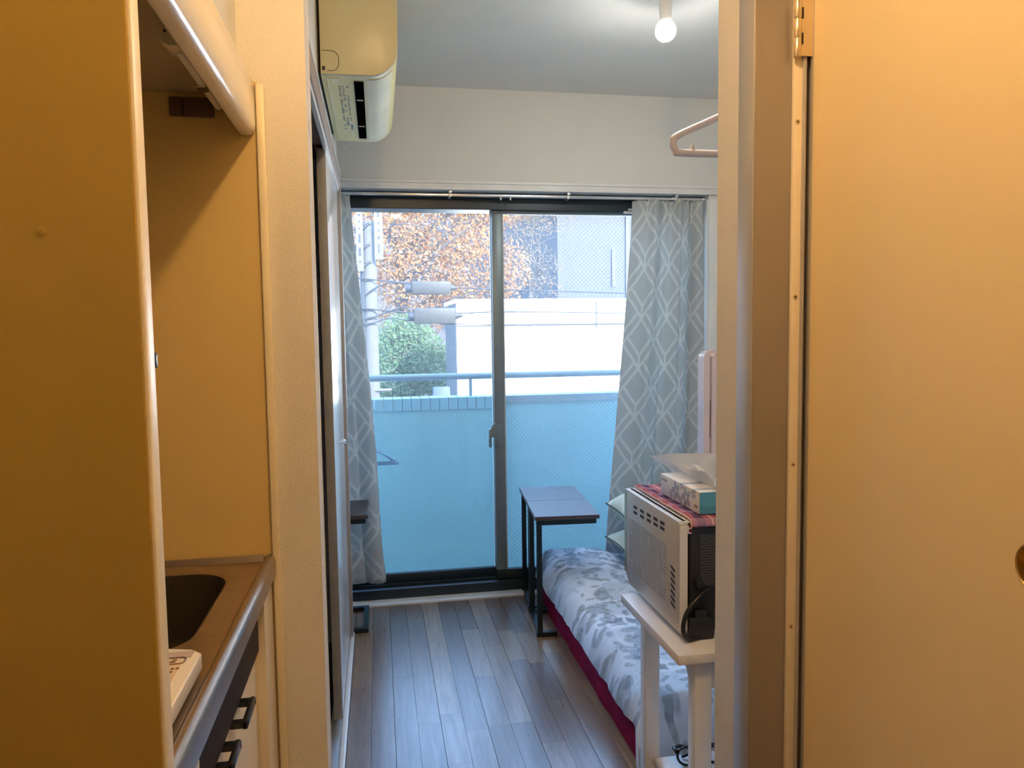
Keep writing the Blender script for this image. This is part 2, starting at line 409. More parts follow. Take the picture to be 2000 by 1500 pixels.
class MB:
    def __init__(s): s.bm = bmesh.new()
    def box(s, x0, x1, y0, y1, z0, z1, bev=0., seg=2):
        b2 = bmesh.new()
        vs = [b2.verts.new((x, y, z)) for x in (min(x0, x1), max(x0, x1)) for y in (min(y0, y1), max(y0, y1)) for z in (min(z0, z1), max(z0, z1))]
        for f in ((0, 1, 3, 2), (4, 6, 7, 5), (0, 4, 5, 1), (2, 3, 7, 6), (0, 2, 6, 4), (1, 5, 7, 3)):
            b2.faces.new([vs[i] for i in f])
        if bev > 0:
            bmesh.ops.bevel(b2, geom=list(b2.edges), offset=bev, segments=seg, profile=.5, affect='EDGES')
        return s.merge(b2)
    def merge(s, b2, mat=None):
        if mat is not None: b2.transform(mat)
        me = bpy.data.meshes.new('tmp'); b2.to_mesh(me); b2.free()
        s.bm.from_mesh(me); bpy.data.meshes.remove(me)
        return s
    def tube(s, pts, r, n=8, closed=False, cap=True):
        pts = [Vector(p) for p in pts]; N = len(pts)
        rr = r if isinstance(r, (list, tuple)) else [r]*N
        T = []
        for i in range(N):
            a = pts[i-1] if (i > 0 or closed) else pts[i]; b = pts[(i+1) % N] if (i < N-1 or closed) else pts[i]
            T.append((b-a).normalized())
        ref = Vector((0, 0, 1)) if abs(T[0].z) < .9 else Vector((1, 0, 0))
        U = T[0].cross(ref).normalized(); rings = []
        for i in range(N):
            U = (U - T[i]*U.dot(T[i]))
            if U.length < 1e-6: U = T[i].orthogonal()
            U.normalize(); V = T[i].cross(U)
            rings.append([s.bm.verts.new(pts[i] + (U*math.cos(2*PI*k/n) + V*math.sin(2*PI*k/n))*rr[i]) for k in range(n)])
        M = N if closed else N-1
        for i in range(M):
            a, b = rings[i], rings[(i+1) % N]
            for k in range(n): s.bm.faces.new((a[k], a[(k+1) % n], b[(k+1) % n], b[k]))
        if cap and not closed:
            s.bm.faces.new(rings[0][::-1]); s.bm.faces.new(rings[-1])
        return s
    def lathe(s, prof, c=(0, 0, 0), axis='z', n=24):
        c = Vector(c); rings = []
        for r, h in prof:
            ring = []
            for k in range(n):
                a = 2*PI*k/n; p = (r*math.cos(a), r*math.sin(a))
                v = {'z': (p[0], p[1], h), 'x': (h, p[0], p[1]), 'y': (p[1], h, p[0])}[axis]
                ring.append(s.bm.verts.new(c + Vector(v)))
            rings.append(ring)
        for a, b in zip(rings, rings[1:]):
            for k in range(n): s.bm.faces.new((a[k], a[(k+1) % n], b[(k+1) % n], b[k]))
        s.bm.faces.new(rings[0][::-1]); s.bm.faces.new(rings[-1])
        return s
    def prism(s, poly, axis, a0, a1, bev=0.):
        """poly: 2-D points in the two other axes (x<y<z order)"""
        b2 = bmesh.new()
        def P(p, a): return {'x': (a, p[0], p[1]), 'y': (p[0], a, p[1]), 'z': (p[0], p[1], a)}[axis]
        A = [b2.verts.new(P(p, a0)) for p in poly]; B = [b2.verts.new(P(p, a1)) for p in poly]
        n = len(poly)
        b2.faces.new(A); b2.faces.new(B[::-1])
        for i in range(n): b2.faces.new((A[i], B[i], B[(i+1) % n], A[(i+1) % n]))
        bmesh.ops.recalc_face_normals(b2, faces=b2.faces)
        if bev:
            es = [e for e in b2.edges if len(e.link_faces) == 2 and abs(e.verts[0].co['xyz'.index(axis)]-e.verts[1].co['xyz'.index(axis)]) < 1e-6]
            bmesh.ops.bevel(b2, geom=es, offset=bev, segments=2, profile=.5, affect='EDGES', clamp_overlap=True)
        return s.merge(b2)
    def grid(s, fn, nu, nv, uvfn=None, closed_u=False):
        vs = [[s.bm.verts.new(fn(i/nu, j/nv)) for j in range(nv+1)] for i in range(nu+1)]
        uvl = s.bm.loops.layers.uv.verify() if uvfn else None
        for i in range(nu):
            for j in range(nv):
                f = s.bm.faces.new((vs[i][j], vs[i+1][j], vs[i+1][j+1], vs[i][j+1]))
                if uvfn:
                    for lp, (a, b) in zip(f.loops, ((i, j), (i+1, j), (i+1, j+1), (i, j+1))):
                        lp[uvl].uv = uvfn(a/nu, b/nv)
        return s
    def build(s, name, mat, parent=None, smooth=None, label=None, cat=None, group=None, kind=None, recalc=True, mod=None):
        if recalc: bmesh.ops.recalc_face_normals(s.bm, faces=s.bm.faces)
        me = bpy.data.meshes.new(name)
        s.bm.to_mesh(me); s.bm.free()
        co = [v.co for v in me.vertices]
        lo = Vector((min(c.x for c in co), min(c.y for c in co), min(c.z for c in co)))
        hi = Vector((max(c.x for c in co), max(c.y for c in co), max(c.z for c in co)))
        c = Vector(((lo.x+hi.x)/2, (lo.y+hi.y)/2, lo.z))
        me.transform(Matrix.Translation(-c))
        if smooth:
            me.shade_smooth(); me.set_sharp_from_angle(angle=math.radians(smooth))
        me.materials.append(MATS[mat])
        o = bpy.data.objects.new(name, me); COL.objects.link(o)
        if parent is not None:
            o.parent = parent; o.location = c - wpos(parent)
        else: o.location = c
        tag(o, label, cat, group, kind)
        return o
def tag(o, label=None, cat=None, group=None, kind=None):
    if label: o['label'] = label
    if cat: o['category'] = cat
    if group: o['group'] = group
    if kind: o['kind'] = kind
    return o
def thing(name, loc, label=None, cat=None, group=None, kind=None):
    o = bpy.data.objects.new(name, None); COL.objects.link(o); o.location = loc
    o.empty_display_size = .05
    return tag(o, label, cat, group, kind)
def box(name, mat, x0, x1, y0, y1, z0, z1, parent=None, bev=0., **kw):
    return MB().box(x0, x1, y0, y1, z0, z1, bev).build(name, mat, parent, smooth=40 if bev else None, **kw)
def turn(o, ang):
    o.rotation_euler.z = ang; return o

ST = 'structure'
# key planes
YB = 3.52            # inner face of window wall
CEIL = 2.415
XR = 1.85            # room right wall
XW = 0.70            # hall right wall
YP = 1.59            # hall end face on the left
XN = -0.50           # niche wall
XC = -0.145          # closet box face

# ------------------------------------------------------------------ shell
box('floor_kitchen', 'floor_wood', -.72, .95, -1.0, 1.6, -.06, 0.0, kind=ST)
fl = box('floor', 'closet_dark', -.75, XR, 1.6, YB, -.06, -.012, kind=ST)
box('ceiling', 'ceiling_paper', -.85, XR+.1, -1.1, 3.72, CEIL, CEIL+.1, kind=ST)
# window wall
m = MB(); ox0, ox1, oz = XN+.02, 1.63, 1.953
m.box(-.85, ox0, YB, 3.72, -.06, CEIL); m.box(ox1, XR+.1, YB, 3.72, -.06, CEIL)
m.box(ox0, ox1, YB, 3.72, oz, CEIL); m.box(ox0, ox1, YB, 3.72, -.06, -.002)
m.build('wall_back', 'wallpaper_room', kind=ST)
box('wall_right', 'wallpaper_room', XR, XR+.1, 1.37, YB, -.06, CEIL, kind=ST)
m = MB(); m.box(XR+.1, 9.0, 3.5, 3.72, -3.4, 6.0); m.box(-6.0, -.85, 3.5, 3.72, -3.4, 6.0); m.box(-.85, XR+.1, 3.5, 3.72, CEIL+.1, 6.0); m.box(-.85, XR+.1, 3.5, 3.71, -3.4, -.07)
m.build('wall_facade_sun_block', 'paint_white', kind=ST)  # unseen facade, added to keep the sun off the balcony wall
# partition beside the opening, right: bathroom corner
box('wall_partition', 'wallpaper', XW, XR, 1.375, 1.469, -.06, CEIL, kind=ST)
m = MB(); m.box(XW, XW+.1, 1.357, 1.376, -.06, CEIL); m.box(XW, XW+.1, 1.2, 1.376, 2.06, CEIL)
m.box(XW, XW+.1, -1.0, .60, -.06, CEIL); m.box(XW, XW+.1, .60, 1.2, 2.06, CEIL)
m.build('wall_bathroom', 'wallpaper', kind=ST)
box('wall_entry', 'wallpaper', -.85, .95, -1.1, -1.0, -.06, CEIL, kind=ST)
box('wall_bathroom_inner', 'closet_dark', .95, 1.0, -1.0, 1.375, -.06, CEIL, kind=ST)
# left side
box('wall_kitchen', 'wallpaper', -.80, -.72, -1.0, YP, -.06, CEIL, kind=ST)
box('wall_left_end', 'wallpaper', -.75, -.128, YP, 1.675, -.06, CEIL, kind=ST)
m = MB()
m.box(-.20, XC, 1.675, 3.205, 1.945, CEIL)          # above the closet
m.box(-.20, XC, 3.175, 3.205, -.06, 1.946)
m.box(-.50, -.20, 3.175, 3.205, -.06, CEIL)
m.build('wall_left', 'wallpaper_room', kind=ST)
m = MB(); m.box(-.80, -.75, 1.59, 3.205, -.06, CEIL); m.box(-.75, -.50, 3.175, 3.205, -.06, CEIL)
m.box(-.75, -.20, 1.685, 3.175, 2.0, 2.02); m.box(-.75, -.20, 1.675, 1.685, -.06, 2.0)
m.build('wall_closet', 'closet_dark', kind=ST)
box('wall_niche', 'wallpaper_room', XN-.05, XN, 3.205, YB, -.06, CEIL, kind=ST)

# ------------------------------------------------------------------ floor planks
random.seed(3)
pw = .0755
row = 0
x = -.128
xs = []
while x < XR-.001:
    xs.append(x); x += pw
cache = {}
for i, x0 in enumerate(xs):
    x1 = min(x0+pw, XR)
    y = 1.60 - random.random()*.5
    while y < YB:
        L = random.choice((.30, .36, .45, .60, .62, .75))
        a, b = max(y, 1.60), min(y+L, YB)
        if b-a > .02:
            g = .0011 if i % 2 == 0 else .0005
            MB().box(x0+g, x1-.0005, a+.0001, b-.0001, -.012, -random.random()*.0002).build('plank', 'floor_wood', fl)
        y += L
# niche floor planks
for i in range(5):
    x0 = -.128-(i+1)*.0755
    MB().box(max(x0, XN)+.0006, x0+.0749, 3.207, YB, -.012, 0, .0006, 1).build('plank', 'floor_wood', fl)

# ------------------------------------------------------------------ window: sill, casing, frame, sashes
box('trim_1', 'threshold_white', ox0, ox1, YB-.002, 3.59, -.01, .008, kind=ST)
tr2 = thing('trim_2', (.565, YB, 1.93), kind=ST)
for (za, zb, ya) in ((1.979, 1.992, 3.500), (1.965, 1.980, 3.506), (1.951, 1.966, 3.503)):
    box('head_board', 'trim_white', ox0-.05, ox1+.06, ya, YB, za, zb, tr2, .002)
box('side_board', 'trim_white', ox1, ox1+.06, 3.508, YB, 0, 1.93, tr2, .002)
box('side_board', 'trim_white', ox1-.008, ox1, YB, 3.60, 0, 1.93, tr2)
win = thing('window_1', (.565, 3.65, 0), kind=ST)
fm = MB(); fm.box(ox0, ox1, 3.59, 3.715, 1.875, 1.953, .003); fm.build('frame_head', 'window_black', win)
box('frame_sill', 'window_black', ox0, ox1, 3.59, 3.715, .008, .055, win, .003)
box('frame_jamb', 'window_black', ox0, ox0+.03, 3.60, 3.715, .055, 1.875, win)
box('frame_jamb', 'window_black', ox1-.03, ox1, 3.60, 3.715, .055, 1.875, win)
box('track', 'window_black', ox0, ox1, 3.628, 3.632, .055, .066, win)
def sash(x0, x1, y0, y1, glass, mat, zt, ztop):
    s = thing('sash', ((x0+x1)/2, (y0+y1)/2, .058)); s.parent = win; s.location -= win.location
    w = .052
    box('bottom_rail', 'window_black', x0, x1, y0, y1, .058, .105, s, .003)
    box('top_rail', mat, x0, x1, y0, y1, zt, ztop, s, .003)
    box('stile', 'window_grey', x0, x0+w, y0, y1, .105, zt, s, .003)
    box('stile', 'window_grey', x1-w, x1, y0, y1, .105, zt, s, .003)
    ym = (y0+y1)/2
    box('gasket', 'gasket', x0+w, x0+w+.006, y0+.006, y1-.006, .105, zt, s)
    box('gasket', 'gasket', x1-w-.012, x1-w, y0+.004, y1-.006, .105, zt, s)
    box('glass_pane', glass, x0+w, x1-w, ym-.003, ym+.003, .105, zt, s)
    return s
# centre stile position from the photo
cxa = hy(964, 700, 3.62).x; cxb = hy(988.5, 700, 3.62).x
sr = sash(cxa, ox1-.02, 3.618, 3.650, 'glass_right', 'window_grey', hy(1100, 420, 3.63).z, 1.886)
sl = sash(ox0+.02, cxb+.002, 3.664, 3.696, 'glass_left', 'window_black', hy(820, 411, 3.68).z, 1.886)
lk = thing('crescent_lock', hy(957, 850, 3.60)); lk.parent = win; lk.location -= win.location
p0 = hy(957, 850, 3.60)
m = MB(); m.box(cxa-.004, cxa+.032, 3.600, 3.620, p0.z-.055, p0.z+.05, .003)
m.build('lock_base', 'window_grey', lk, 40)
m = MB(); m.prism([(cxa-.026, p0.z-.010), (cxa+.006, p0.z-.012), (cxa+.006, p0.z+.058), (cxa-.008, p0.z+.058), (cxa-.026, p0.z+.030)], 'y', 3.592, 3.602, .002)
m.build('cam_plate', 'window_grey', lk)
m = MB(); m.box(cxa-.034, cxa-.022, 3.575, 3.602, p0.z-.058, p0.z+.032, .003); m.build('lever', 'window_grey', lk, 40)
# maker's plate and stopper at the head of the right sash
for (ua, va, ub, vb, mt) in ((1224, 409, 1238, 413, 'gasket'), (1215, 414, 1240, 418, 'alu')):
    a = hy(ua, va, 3.61); b = hy(ub, vb, 3.61)
    box('head_plate', mt, a.x, b.x, 3.585, 3.592, b.z, a.z, win)

# curtain rail
rail = thing('curtain_rail', (.565, 3.55, 1.88), 'double chrome curtain rail under the white window head', 'curtain rail')
zr = hy(1000, 383, 3.535).z
for yy, dz in ((3.535, 0.), (3.575, .004)):
    m = MB(); m.box(ox0+.03, 1.612, yy-.006, yy+.006, zr-.007+dz, zr+.007+dz, .003); m.build('rail', 'chrome', rail, 40)
for u in (745/1159*340+660, 575/1739*510+940, 1318):
    xx = hy(u, 380, 3.545).x
    m = MB(); m.box(xx-.008, xx+.008, 3.515, 3.582, zr+.006, 1.951, .002); m.box(xx-.006, xx+.006, 3.527, 3.582, zr-.010, zr+.012, .002); m.build('bracket', 'alu', rail, 40)
for u in (978, 997):
    q = hy(u, 388, 3.535)
    m = MB(); m.lathe([(.002, 0), (.004, .002), (.004, .010), (.002, .014)], (q.x, 3.535, zr-.020), 'z', 8); m.build('runner', 'socket_white', rail, 40)
m = MB(); m.lathe([(.003, 0), (.010, .002), (.010, .014), (.004, .018)], (1.606, 3.535, zr), 'x', 12); m.build('end_cap', 'chrome', rail, 40)

# ------------------------------------------------------------------ curtains
def curtain(name, label, left, right, ztop, folds, amp, yc, phase, hookn, asym):
    """left(v), right(v): x of both edges, v 0 top .. 1 bottom; z given by zfn"""
    nu, nv = 150, 60
    zb = label[1]
    def fold(u, v):
        ph = 2*PI*folds*(u**asym) + phase
        pleat = amp*(.55+.45*v)
        return pleat*math.sin(ph + .5*math.sin(2.2*v+phase)) + .006*math.sin(ph*2.3+3*v) + .004*noise.noise(Vector((u*9, v*5, phase)))
    def fn(u, v):
        z = ztop + (zb(u)-ztop)*v
        if v < .03: z += .008*abs(math.sin(PI*folds*2*u))
        xx = left(v) + (right(v)-left(v))*u + .010*math.sin(2*PI*folds*u*2+phase)*(.3+.7*v)
        return Vector((xx, yc + fold(u, v), z))
    L = [0.]
    for i in range(nu):
        a = fn(i/nu, .5); b = fn((i+1)/nu, .5); L.append(L[-1] + (b-a).length)
    m = MB()
    m.grid(fn, nu, nv, lambda u, v: (L[round(u*nu)], ztop + (zb(u)-ztop)*v))
    bmesh.ops.recalc_face_normals(m.bm, faces=m.bm.faces)
    c = thing(name, ((left(1)+right(1))/2, yc, zb(.5)), label[0], 'curtain', 'patterned curtains at the window')
    o = m.build('drape', 'curtain_fabric', c, 60)
    sol = o.modifiers.new('thick', 'SOLIDIFY'); sol.thickness = .0012
    for k in range(hookn):
        u = (k+.5)/hookn; p = fn(u, 0)
        mm = MB(); mm.tube([(p.x, 3.535, zr-.005), (p.x, 3.535, ztop+.004), (p.x, p.y, ztop+.002), (p.x, p.y, ztop-.025)], .0018, 6)
        mm.build('hook', 'socket_white', c)
    return c
def interp(tab):
    def f(v):
        for (a, xa), (b, xb) in zip(tab, tab[1:]):
            if v <= b: return xa + (xb-xa)*(v-a)/(b-a)
        return tab[-1][1]
    return f
ztc = zr-.012
def edge_from_px(pts, yy, zb):
    tab = []
    for u, v in pts:
        p = hy(u, v, yy); tab.append(((ztc-p.z)/(ztc-zb), p.x))
    tab.sort()
    return interp([(-1, tab[0][1])] + tab + [(2, tab[-1][1])])
re = edge_from_px([(1237, 392), (1233, 480), (1224, 600), (1212, 740), (1199, 880), (1187, 1010), (1183, 1080)], 3.53, .12)
curtain('curtain', ('grey lattice-patterned curtain gathered at the right of the window, behind the pillows', lambda u: .12),
        re, lambda v: 1.600, ztc, 2.6, .030, 3.532, .6, 7, 1.25)
le = edge_from_px([(684, 394), (690, 450), (703, 560), (716, 680), (729, 800), (738, 900), (744, 1000), (750, 1080), (757, 1132)], 3.53, .105)
curtain('curtain', ('grey lattice-patterned curtain at the left of the window, beside the closet', lambda u: .095+.02*u),
        lambda v: XN+.06, le, ztc, 2.6, .020, 3.535, 2.6, 5, 1.0)

# ------------------------------------------------------------------ closet: casing, door, threshold
cas = thing('trim_3', (XC, 2.45, 0), kind=ST)
box('side_casing', 'closet_casing', -.18, -.133, 1.675, 1.742, 0, 1.885, cas, .0015)
box('side_casing', 'far_jamb', -.18, -.133, 3.155, 3.205, 0, 1.885, cas, .0015)
box('head_casing', 'closet_casing', -.18, -.133, 1.675, 3.205, 1.885, 1.945, cas, .0015)
box('head_edge', 'trim_white', -.145, -.131, 1.675, 3.205, 1.943, 1.950, cas)
box('head_track', 'trim_white', -.150, -.138, 1.742, 3.155, 1.868, 1.886, cas)
box('corner_bead', 'trim_white', -.1295, -.1265, 1.672, 1.677, 0, CEIL, cas)
box('door_track', 'alu', -.185, -.146, 1.742, 3.155, -.01, .006, cas)
box('floor_strip', 'threshold_white', -.147, -.129, 1.675, 3.205, -.01, .014, cas, .002)
cdn = thing('door_2', (-.16, 2.8, .03), kind=ST)
yd = 2.44
box('panel', 'closet_face', -.172, -.146, yd+.006, 3.153, .032, 1.872, cdn, .001)
ed = box('edge_band', 'door_edge', -.173, -.145, yd, yd+.012, .030, 1.874, cdn, .001)
q = hx(662, 865, -.145)
m = MB(); m.lathe([(.005, 0), (.006, .008), (.011, .014), (.013, .020), (.009, .026), (.002, .027)], (-.146, q.y, q.z), 'x', 16); m.build('knob', 'chrome', cdn, 40)
m = MB(); m.tube([(-.163, yd+.03, 1.872), (-.163, yd+.03, 1.90)], .004, 8); m.box(-.172, -.154, yd+.016, yd+.044, 1.872, 1.880); m.build('pivot', 'black_plastic', cdn)

# ------------------------------------------------------------------ air conditioner
ay0, ay1 = 2.205, 2.955
ac = thing('air_conditioner', (-.04, 2.58, 2.02), 'yellowed wall air conditioner with dark outlet slot above the closet', 'air conditioner')
S = ay0/2.0
prof = [(-.137, 2.300), (-.137, 2.022), (-.03, 2.022)]
cxp, czp = .0, 2.105
for k in range(0, 11):
    a = -PI/2 + (PI/2)*k/10
    prof.append((cxp + .078*math.cos(a), czp + .083*math.sin(a)))
prof += [(.080, 2.25), (.070, 2.285), (.045, 2.300)]
m = MB(); m.prism(prof, 'y', ay0+.012, ay1-.012); m.build('body', 'ac_body', ac, 35)
def shrink(p, s): return [(-.137 + (x+.137)*s if x > -.13 else x, 2.16 + (z-2.16)*s) for x, z in p]
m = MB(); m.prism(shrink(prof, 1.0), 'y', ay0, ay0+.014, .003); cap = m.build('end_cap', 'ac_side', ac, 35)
m = MB(); m.prism(shrink(prof, 1.0), 'y', ay1-.014, ay1, .003); m.build('end_cap', 'ac_body', ac, 35)
v0 = hz(691, 158, 2.02); v1 = hz(712, 270, 2.02)
box('outlet_slot', 'void_black', -.048, -.020, v0.y+.01, v1.y, 2.0185, 2.028, ac)
for yy in (2.42, 2.72):
    box('louvre', 'ac_flap', -.044, -.024, yy, yy+.006, 2.017, 2.024, ac)
# flap and front lip follow the curved underside
m = MB()
fp = [(cxp + .0795*math.cos(a), czp + .0845*math.sin(a)) for a in [-PI/2 + (PI/2)*k/10*.55 for k in range(0, 11)]]
fq = [(cxp + .0775*math.cos(a), czp + .0825*math.sin(a)) for a in [-PI/2 + (PI/2)*k/10*.55 for k in range(10, -1, -1)]]
m.prism([(-.010, 2.0205)] + fp + fq + [(-.010, 2.0235)], 'y', ay0+.035, ay1-.04); m.build('flap', 'ac_flap', ac, 35)
box('rear_rib', 'ac_flap', -.122, -.117, ay0+.02, ay1-.02, 2.019, 2.023, ac)
box('label_plate', 'ac_flap', -.110, -.088, ay0+.03, ay0+.075, 2.0205, 2.023, ac)
random.seed(12)
for k in range(22):
    yy = ay0+.10+k*.022; 
    for xx in (-.094, -.083, -.072):
        if random.random() < .75:
            w = random.uniform(.004, .008)
            box('print_mark', 'print_grey' if k < 18 else 'tissue_blue', xx, xx+w, yy, yy+random.uniform(.006, .016), 2.0208, 2.0222, ac)
# square service cover on the end cap, drawn as a fine groove
a = hy(628, 98, ay0); b = hy(662, 139, ay0); r = .02
pts = [(a.x, ay0-.0005, a.z), (b.x-r, ay0-.0005, a.z)] + [(b.x-r+r*math.sin(t), ay0-.0005, a.z-r+r*math.cos(t)) for t in (.4, .8, 1.2, PI/2)] + \
      [(b.x, ay0-.0005, b.z+r)] + [(b.x-r+r*math.cos(t), ay0-.0005, b.z+r-r*math.sin(t)) for t in (.4, .8, 1.2, PI/2)] + [(b.x-r*1.6, ay0-.0005, b.z)]
m = MB(); m.tube(pts, .0009, 5); m.build('cover_seam', 'brown_plastic', cap)
a = hy(629, 129, ay0); b = hy(635, 137, ay0)
box('cover_notch', 'black_plastic', a.x, b.x, ay0-.001, ay0+.002, b.z, a.z, cap)
box('wall_plate', 'black_matte', XC, -.137, ay0+.03, ay1-.03, 2.04, 2.28, ac)
q = hx(668, 284, -.13)
m = MB(); m.tube([(XC, q.y, q.z+.01), (-.128, q.y, q.z+.008), (-.12, q.y, q.z-.012), (-.112, q.y, q.z-.004)], .003, 6)
m.build('wall_hook', 'trim_white', None, 40, label='small pale hook on the wall below the air conditioner', cat='hook')

# ------------------------------------------------------------------ ceiling bulb in the room
bc = hy(1300, 60, 2.45)
lamp = thing('ceiling_lamp', (bc.x, 2.45, CEIL), 'bare glowing white bulb in a white socket on the ceiling', 'lamp')
m = MB(); m.lathe([(.048, CEIL-.022), (.052, CEIL-.012), (.052, CEIL)], (bc.x, 2.45, 0), 'z', 28); m.build('ceiling_rose', 'socket_white', lamp, 40)
m = MB(); m.lathe([(.019, bc.z+.045), (.021, bc.z+.055), (.022, CEIL-.02)], (bc.x, 2.45, 0), 'z', 20); m.build('socket', 'socket_white', lamp, 40)
m = MB(); m.lathe([(.0195, bc.z+.030), (.0205, bc.z+.036), (.019, bc.z+.047)], (bc.x, 2.45, 0), 'z', 20); m.build('collar', 'socket_white', lamp, 40)
m = MB(); pr = [(.001, bc.z-.035)] + [(.035*math.cos(a), bc.z+.035*math.sin(a)) for a in [-PI/2+PI*k/14 for k in range(1, 7)]]
m.lathe(pr, (bc.x, 2.45, 0), 'z', 24); m.build('bulb', 'room_bulb', lamp, 60)
m = MB(); m.lathe([(.035*math.cos(a), bc.z+.0002+.035*math.sin(a)) for a in [PI*k/14 for k in range(-1, 5)]] + [(.019, bc.z+.0315)], (bc.x, 2.45, 0), 'z', 24); m.build('bulb_upper', 'bulb_upper', lamp, 60)
# hall lamp, over the camera
hl = thing('ceiling_lamp', (.19, .66, CEIL), 'warm glowing bulb in a white socket on the kitchen ceiling', 'lamp')
m = MB(); m.lathe([(.045, CEIL-.02), (.05, CEIL)], (.19, .66, 0), 'z', 24); m.build('ceiling_rose', 'socket_white', hl, 40)
m = MB(); m.lathe([(.02, CEIL-.055), (.02, CEIL-.02)], (.19, .66, 0), 'z', 16); m.build('socket', 'socket_white', hl, 40)
m = MB(); zc = CEIL-.088
m.lathe([(.001, zc-.033)] + [(.033*math.cos(a), zc+.033*math.sin(a)) for a in [-PI/2+PI*k/14 for k in range(1, 12)]] + [(.018, zc+.032)], (.19, .66, 0), 'z', 24); m.build('bulb', 'hall_bulb', hl, 60)

# ------------------------------------------------------------------ bathroom door and frame (right)
d1 = thing('door_1', (.74, 1.0, 0), kind=ST)
fr = thing('door_frame', (.74, 1.0, 0)); fr.parent = d1; fr.location = (0, 0, 0)
box('casing', 'frame_light', .688, XW+.02, 1.300, 1.358, 0, 2.06, fr, .0015)
box('reveal', 'frame_metal', .6905, .80, 1.297, 1.357, 0, 2.06, fr)
box('casing', 'frame_light', .688, XW+.02, .600, .655, 0, 2.06, fr, .0015)
box('reveal', 'frame_metal', .6905, .80, .601, .658, 0, 2.06, fr)
box('head', 'frame_metal', .688, .80, .600, 1.358, 2.02, 2.08, fr)
sp = box('hinge_strip', 'cream', .762, .787, 1.288, 1.297, 0.0, 2.02, fr, .002)
m = MB(); m.tube([(.782, 1.287, 0.01), (.782, 1.287, 2.0)], .004, 8); m.build('seal', 'frame_light', fr, 40)
for v in (237, 580, 908, 1225):
    u = 1543 - (v-237)*16/988
    q = hy(u, v, 1.288)
    m = MB(); m.lathe([(.0048, .0005), (.0042, -.0014), (.0020, -.0016)], (.7695, 1.288, q.z), 'y', 12); sc0 = m.build('screw', 'hinge_metal', sp, 40)
    m = MB(); m.lathe([(.0022, -.0021), (.0020, -.0012)], (.7695, 1.288, q.z), 'y', 8); m.build('screw_recess', 'brown_plastic', sp, 40)
q = hx(1983, 1095, .795); R0 = .030; py, pz = q.y-R0-.002, q.z
SN = 40
circ = [(py+R0*math.cos(2*PI*k/SN+PI/4), pz+R0*math.sin(2*PI*k/SN+PI/4)) for k in range(SN)]
sy_0, sy_1, sz_0, sz_1 = .662, 1.279, .015, 2.015
def rim_pt(c):
    dy, dz = c[0]-py, c[1]-pz; t = 1e9
    if dy > 1e-9: t = min(t, (sy_1-py)/dy)
    if dy < -1e-9: t = min(t, (sy_0-py)/dy)
    if dz > 1e-9: t = min(t, (sz_1-pz)/dz)
    if dz < -1e-9: t = min(t, (sz_0-pz)/dz)
    return [py+dy*t, pz+dz*t]
rimp = [rim_pt(c) for c in circ]
for c in ((sy_0, sz_0), (sy_1, sz_0), (sy_1, sz_1), (sy_0, sz_1)):
    k = min(range(SN), key=lambda i: (rimp[i][0]-c[0])**2+(rimp[i][1]-c[1])**2); rimp[k] = list(c)
m = MB()
fo = [m.bm.verts.new((.795, *p)) for p in rimp]; fi = [m.bm.verts.new((.795, *p)) for p in circ]; bo = [m.bm.verts.new((.825, *p)) for p in rimp]; bi = [m.bm.verts.new((.823, *p)) for p in circ]
for ra, rb in ((fo, fi), (bo, fo), (fi, bi)):
    for i in range(SN): m.bm.faces.new((ra[i], ra[(i+1) % SN], rb[(i+1) % SN], rb[i]))
m.bm.faces.new(bo)
slab = m.build('slab', 'bath_door', d1)
box('edge_strip', 'frame_light', .7925, .80, 1.2785, 1.2855, .015, 2.015, d1)
pl = thing('flush_pull', (.795, py, pz)); pl.parent = d1; pl.location = Vector((.795, py, pz)) - d1.location
m = MB(); m.tube([(.7945, c[0], c[1]) for c in circ], .0018, 6, True); m.build('rim', 'brass', pl, 60)
m = MB(); cr = []
for (rs, dx) in ((1., .0), (.97, .008), (.86, .017), (.6, .021), (.05, .022)):
    cr.append([m.bm.verts.new((.795+dx, py+(c[0]-py)*rs*.995, pz+(c[1]-pz)*rs*.995)) for c in circ])
for ra, rb in zip(cr, cr[1:]):
    for i in range(SN): m.bm.faces.new((ra[i], ra[(i+1) % SN], rb[(i+1) % SN], rb[i]))
m.bm.faces.new(cr[-1]); m.build('cup', 'brass', pl, 60)
hg = thing('hinge', (.775, 1.284, 1.79)); hg.parent = d1; hg.location = Vector((.775, 1.284, 1.79)) - d1.location
zb = hy(1558, 114, 1.282).z
for k in range(3):
    m = MB(); m.lathe([(.0062, zb+k*.0345), (.0068, zb+.001+k*.0345), (.0068, zb+.033+k*.0345), (.0062, zb+.034+k*.0345)], (hy(1558, 60, 1.278).x, 1.278, 0), 'z', 16); m.build('knuckle', 'hinge_metal', hg, 40)
hxk = hy(1558, 60, 1.278).x
box('leaf', 'hinge_metal', hxk, .7955, 1.279, 1.2815, zb+.004, zb+.104, hg)
for k in (0, 1):
    box('slot', 'black_plastic', hxk+.009, hxk+.0115, 1.2775, 1.2795, zb+.024+k*.045, zb+.044+k*.045, hg)

